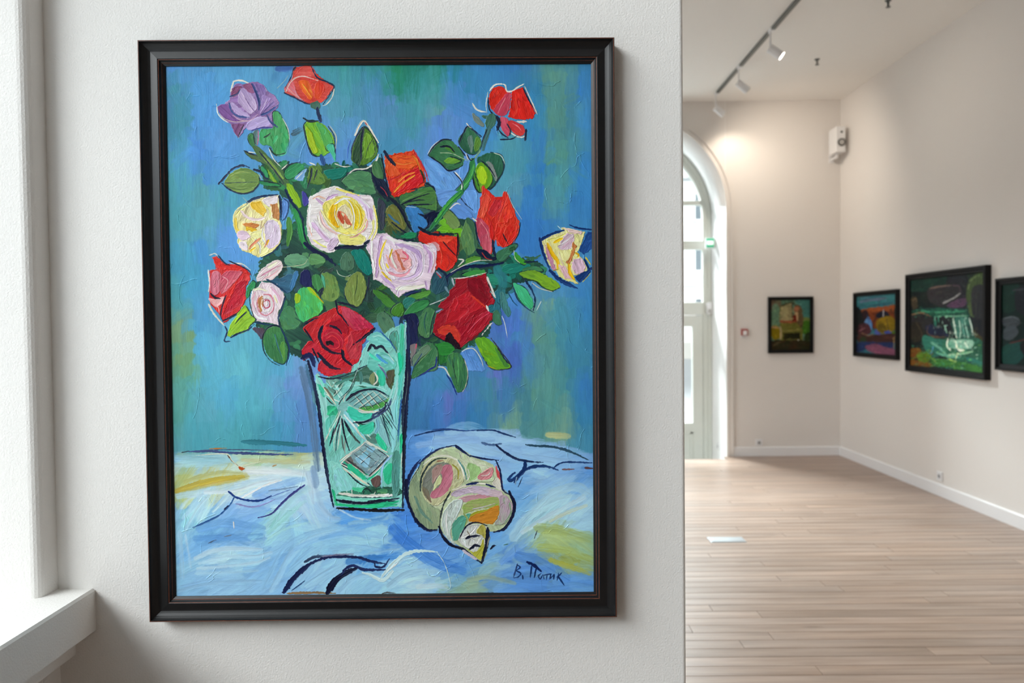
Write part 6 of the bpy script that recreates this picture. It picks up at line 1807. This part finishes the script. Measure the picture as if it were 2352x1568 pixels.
FAR3 = r"""
@1740 560 3.843
F #141c1c #1f2a26|1380,260 2000,240 2000,1140 1380,1100
F #16302a #1a3a30|1400,330 1700,290 1700,400 1400,420
F #1a1e22 #24262c|1700,290 1850,290 1860,580 1700,600
F #2a2a2c #343034|1540,400 1720,370 1800,400 1800,470 1700,560 1560,520
S #6a5a50 14|1550,400 1640,385 1730,380
S #4a3440 14|1740,380 1790,390 1800,430
S #8a8a88 16|1660,530 1740,490 1800,450
F #4a344a #5a405a|1690,550 1780,500 1850,490 1840,550 1760,570
F #3a342a #4a4030|1400,480 1440,470 1450,560 1410,570
S #6a5a40 10|1410,500 1435,480 1445,520
F #183f34 #245a46|1420,580 1560,570 1700,575 1860,590 1870,640 1700,650 1560,640 1420,610
S #3a8060 12|1590,600 1700,605 1840,600
S #3a8a6a 18|1480,590 1560,600
S #6aa080 14|1600,640 1740,640 1860,640
F #20201f #2a2a2c|1400,620 1500,600 1570,650 1560,700 1480,760 1400,720
S #8a6a4a 12|1400,620 1480,605 1560,640
F #26241f #302c24|1400,700 1480,700 1490,830 1400,850
S #5a4a38 8|1440,690 1480,770 1490,820
F #1a2030 #242c48|1520,720 1600,710 1680,770 1700,810 1600,810 1530,790
S #5a4030 12|1540,710 1530,780 1600,815 1690,815
S #2a6a58 40|1590,650 1600,720
S #88b8a0 16|1690,640 1670,700 1690,780
S #4a9a80 12|1620,640 1625,700
F #1a1a20|1640,650 1680,650 1740,760 1720,790 1700,760
F #1f4038 #356a5c|1730,660 1880,660 1900,760 1940,840 1800,840 1750,780
S #c0d4c0 20|1740,660 1755,740 1770,830
S #a8c8b4 18|1790,680 1800,760 1790,850
S #88b8a4 16|1830,670 1850,760 1870,850
S #c0ccc0 16|1870,665 1885,720 1900,800
S #5a9a8a 14|1810,660 1820,740 1835,830
F #1a1c20 #202226|1880,600 1990,580 1990,860 1930,780 1890,700
F #3a4a2c #4a5a38|1850,420 1870,340 1920,300 1990,285 1990,480 1960,640 1880,640 1850,520
F #24262a #2c2e30|1890,420 1990,400 1990,640 1900,640
S #5a6a44 14|1860,430 1880,350 1940,300
S #3a3a34 10|1925,440 1920,540 1925,640
F #3a3420|1900,760 1985,840 1985,880 1930,850
F #1f5a4a #2f7060|1500,800 1620,830 1700,850 1680,960 1560,980 1500,900
F #24523f #357058|1660,840 1800,830 1940,830 1985,900 1985,1110 1700,1010
F #5a9a80 #88b8a0|1690,850 1760,840 1860,840 1910,860 1880,910 1780,920 1710,900
S #e0e8d0 22|1700,830 1690,890 1720,930
S #e0e4cc 22|1760,850 1780,920 1830,930
S #d0e0cc 18|1830,860 1860,910
S #6aa890 26|1560,860 1620,900 1680,960
S #4a80a0 18|1580,900 1560,960
S #5a9a80 24|1600,950 1700,980 1800,990
S #88b890 18|1700,970 1800,960 1900,940
F #6a4018 #7a4a1c|1385,920 1460,910 1480,960 1440,1000 1385,980
F #4a6a18 #5a8028|1440,960 1540,950 1560,1020 1480,1040
F #5a3a14 #6a4418|1385,1010 1500,1030 1600,1060 1500,1075 1385,1070
F #2c5c2c #3c7434|1560,1000 1700,1010 1850,1040 1980,1080 1980,1120 1700,1080 1580,1060
S #6a9038 14|1560,990 1600,1030
S #a0c060 14|1700,1000 1760,1030
S #2a6a60 30|1850,1000 1980,1040
S #c8d0a0 14|1780,950 1760,1000
"""
FAR4 = r"""
@1740 560 3.843
F #10201e #142824|2180,300 2950,240 2950,1180 2180,1120
F #1a3a34 #143028|2190,360 2290,350 2280,560 2190,600
F #22262c #1c2026|2280,380 2500,340 2560,620 2300,620
S #3a3e44 20|2250,400 2330,390
F #3a4046 #4a5258|2190,660 2260,640 2300,690 2270,740 2200,730
F #343c42 #40484e|2200,750 2260,730 2290,790 2240,860 2195,840
S #5a6468 14|2195,660 2250,645 2290,670
F #1a4440 #164038|2190,920 2300,880 2350,960 2280,1080 2190,1070
S #5a2a28 12|2230,890 2320,860 2400,820
F #18181c #202024|2300,900 2500,820 2600,1000 2400,1080
F #2a6a60 #4a9080|2500,620 2640,600 2700,900 2560,900
S #a0c8c0 20|2560,640 2580,760 2570,880
S #80b0a8 20|2620,640 2640,760 2650,880
F #2a2a2c #34342e|2700,400 2900,360 2900,760 2740,740
F #2a5a40 #3a7a50|2480,920 2720,900 2880,960 2860,1120 2500,1080
"""
G2 = .95
far_picture('small black-framed oil of an ochre church on the back wall', FB, 2.865, 3.376, 1.178, 1.821, .038, .035,
            [(1771, 688), (1857.5, 688), (1857.5, 803.5), (1772, 805)], FAR1, 360, '#4f6a55', G2, 'church_oil_paint')
far_picture('black-framed orange hill landscape nearest the room corner on the right wall', FR, -6.57, -5.68, 1.156, 1.842, .045, .045,
            [(1973, 678), (2059, 671.5), (2061, 820.5), (1974, 812.5)], FAR2, 420, '#2f6a78', G2, 'landscape_oil_paint')
far_picture('large black-framed painting of a green waterfall between dark rocks on the right wall', FR, -5.51, -4.35, 1.066, 1.966, .055, .05,
            [(2103, 644), (2257, 633), (2256, 852), (2101, 836)], FAR3, 640, '#141c1c', 1.3, 'waterfall_oil_paint', 900, 1.1,
            ((2105, 790, 2255, 845, 170, ['2f8068', '4aa078', '6ab860', '2a6a60', '88b848', '8ac0a0'], .3), (2185, 760, 2245, 815, 120, ['c8dcc8', 'e8ecd8', '7ab8a0', '4a9080', 'a8ccb8'], .7),
             (2110, 706, 2225, 728, 70, ['1f5a4a', '3a8a6a', '5aa880', '123028'], .1), (2150, 725, 2225, 765, 60, ['a8c8b8', '2a5a50', '16302c', 'c8d4c8'], .95),
             (2102, 800, 2150, 838, 60, ['6a4018', '7a6020', '4a7a28', '2a4a1c'], .2), (2102, 650, 2220, 700, 60, ['141c1c', '2a2c30', '1a3028', '3a3438'], .3)))
far_picture('black-framed dark picture of grey rocks, cut off by the right edge of the photo', FR, -4.245, -3.15, 1.156, 1.851, .05, .045,
            [(2308, 651), (2495, 628), (2495, 872), (2308, 840)], FAR4, 480, '#10201e', G2, 'rocks_oil_paint')
# ---------------------------------------------------------------- loudspeaker in the corner
sp = thing('loudspeaker', 'small white loudspeaker with dark driver ring, high in the far corner', 'speaker', (3.60, 6.82, 3.40))
X0, X1, Y0, Z0, Z1 = 3.538, 3.640, 6.72, 3.40, 3.68
link('cabinet', B((X0, Y0, Z0), (X1, Y0+.20, Z1), .006), PLASTIC, sp)
zc = Z0+.105; xc = (X0+X1)/2+.006
link('woofer_ring', cyl(bmesh.new(), (xc, Y0+.002, zc), (xc, Y0-.006, zc), .043, n=32), DARKP, sp)
link('woofer_cone', cyl(bmesh.new(), (xc, Y0-.004, zc), (xc, Y0-.009, zc), .030, .027, n=32), GREYC, sp)
link('tweeter', cyl(bmesh.new(), (xc, Y0+.002, Z1-.062), (xc, Y0-.005, Z1-.062), .012, n=24), DARKP, sp)
bm = cyl(bmesh.new(), ((X0+X1)/2, Y0+.11, Z0+.003), ((X0+X1)/2, Y0+.11, Z0-.03), .014); box(bm, ((X0+X1)/2-.015, Y0+.10, Z0-.045), ((X0+X1)/2+.015, YB-.001, Z0-.025), .002); box(bm, ((X0+X1)/2-.03, YB-.008, Z0-.07), ((X0+X1)/2+.03, YB, Z0+.02), .002)
link('bracket', bm, PLASTIC, sp)
# ---------------------------------------------------------------- track lighting
XT = 2.204
track = thing('lighting_track', 'thin grey lighting track running along the ceiling of the far room', 'track light rail', (XT, 4.0, ZC-.02))
SY = [6.64, 5.83, 4.95, 3.95]
edges = [6.60, 5.87, 5.79, 4.99, 4.91, 3.99, 3.91, 1.0]
for i in range(0, 8, 2):
    b_, a_ = edges[i], edges[i+1]
    link('rail', B((XT-.017, a_, ZC-.022), (XT+.017, b_, ZC+.001), .002), RAILM, track)
for i, yy in enumerate(SY):
    lab = ['white track spotlight at the far end of the ceiling track', 'white track spotlight second from the far end of the track', 'white track spotlight with glowing lens, nearest one in view on the track', 'white track spotlight on the track near the top edge, outside the photo'][i]
    if i == 3: break
    t = thing('track_spotlight', lab, 'spotlight', (XT, yy, ZC-.02), 'spotlights on the ceiling track')
    link('adapter', B((XT-.019, yy-.038, ZC-.026), (XT+.019, yy+.038, ZC+.001), .003), PLASTIC, t)
    zb = ZC-.17
    link('stem', cyl(bmesh.new(), (XT-.012, yy, ZC-.024), (XT-.012, yy, zb+.01), .007, n=12), PLASTIC, t)
    d = Vector((.72, -.18, -.55) if i == 2 else (.72, .10, -.55)).normalized(); p = Vector((XT-.012, yy, zb)); e = p+d*.115
    link('knuckle', cyl(bmesh.new(), (XT-.012, yy-.022, zb), (XT-.012, yy+.022, zb), .015, n=16), PLASTIC, t)
    hd = link('lamp_head', cyl(bmesh.new(), p-d*.01, e, .037, n=28), PLASTIC, t)
    link('lens', cyl(bmesh.new(), e-d*.003, e+d*.004, .033, n=28), LENS if i == 2 else LENS_DIM, hd)
    q = e+d*.03
    if i == 2: spot('track_lamp', q, (XR, yy-.3, 2.5), 12, (1, .87, .72), 120, 1.0)
    elif i == 1: spot('track_lamp', q, (3.3, YB, 2.8), 52, (1, .87, .72), 115, 1.0)
    else: spot('track_lamp', q, (2.75, YB, 2.5), 12, (1, .87, .72), 125)
# ---------------------------------------------------------------- small fittings
def sprinkler(x, y, label):
    t = thing('sprinkler_head', label, 'sprinkler', (x, y, ZC))
    link('rosette', cyl(bmesh.new(), (x, y, ZC+.001), (x, y, ZC-.008), .026, .02, n=24), RAILM, t)
    link('nozzle', cyl(bmesh.new(), (x, y, ZC-.006), (x, y, ZC-.05), .010, .007, n=12), RAILM, t)
    link('deflector', cyl(bmesh.new(), (x, y, ZC-.05), (x, y, ZC-.054), .018, n=16), RAILM, t)
sprinkler(2.897, 5.684, 'small dark ceiling sprinkler above the middle of the far room')
sprinkler(2.93, 4.43, 'small dark ceiling sprinkler cut off by the top edge of the photo')
def socket(F, u, v, label, rotate=False):
    c = F(u, v-.04, 0); t = thing('power_socket', label, 'socket', c)
    def bx(a, b, h0, h1, bev): 
        p = [F(a[0], a[1], h0), F(b[0], b[1], h1)]
        return B([min(p[0][k], p[1][k]) for k in range(3)], [max(p[0][k], p[1][k]) for k in range(3)], bev)
    link('cover_plate', bx((u-.04, v-.04), (u+.04, v+.04), 0, .010, .002), PLASTIC, t)
    bm = cyl(bmesh.new(), F(u, v, .0095), F(u, v, .0125), .024, n=28); link('socket_ring', bm, PLASTIC, t)
    link('socket_well', cyl(bmesh.new(), F(u, v, .012), F(u, v, .0132), .018, n=28), mat('shaded_socket_plastic', (.33, .33, .34), .5, var=(8, .02)), t)
    link('pin_hole', cyl(cyl(bmesh.new(), F(u-.008, v, .0130), F(u-.008, v, .0138), .003, n=8), F(u+.008, v, .0130), F(u+.008, v, .0138), .003, n=8), DARKP, t)
socket(FB, 2.762, .154, 'white wall socket above the baseboard on the back wall')
socket(FR, -5.015, .174, 'white wall socket above the baseboard on the right wall')
def FV(u, v, h): return (DCX+DR-h, u, v)
socket(FV, 7.30, .06, 'white socket low on the bright side wall of the door recess')
# fire alarm call point
cp = thing('fire_alarm_button', 'small red and white fire alarm button on the back wall', 'alarm button', (2.596, YB, 1.36))
link('housing', B((2.560, YB-.035, 1.385), (2.632, YB, 1.46), .004), RED, cp)
link('press_plate', B((2.574, YB-.040, 1.388), (2.618, YB-.034, 1.44), .002), PLASTIC, cp)
link('base_plate', B((2.552, YB-.012, 1.362), (2.640, YB, 1.386), .003), PLASTIC, cp)
# exit sign and detector in the door recess
sg = thing('exit_sign', 'green and white emergency exit sign in the arched door recess', 'exit sign', (2.385, 7.40, 2.42))
ys_ = 7.385
link('housing', B((2.278, ys_, 2.425), (2.391, ys_+.055, 2.548), .012, 3), PLASTIC, sg)
link('sign_face', B((2.276, ys_-.004, 2.436), (2.372, ys_+.004, 2.544), .003), GREEN, sg)
link('pictogram', B((2.282, ys_-.007, 2.466), (2.362, ys_-.003, 2.516), .002), SIGNW, sg)
dt = thing('motion_detector', 'rounded white motion detector beside the door transom', 'detector', (2.35, Y2-.05, 1.64))
link('housing', B((2.318, Y2-.11, 1.635), (2.390, Y2-.058, 1.785), .024, 4), PLASTIC, dt, smooth=True)
link('detector_window', B((2.335, Y2-.114, 1.66), (2.372, Y2-.106, 1.70), .003), GREYC, dt)
# floor box
fb = thing('floor_box', 'small rectangular steel floor box lid set into the floorboards', 'floor box', (1.468, 3.795, 0))
link('surround', B((1.345, 3.735, -.001), (1.595, 3.857, .0035), .0015), STEEL, fb)
link('lid', B((1.356, 3.746, .003), (1.584, 3.846, .0055), .001), STEEL, fb)
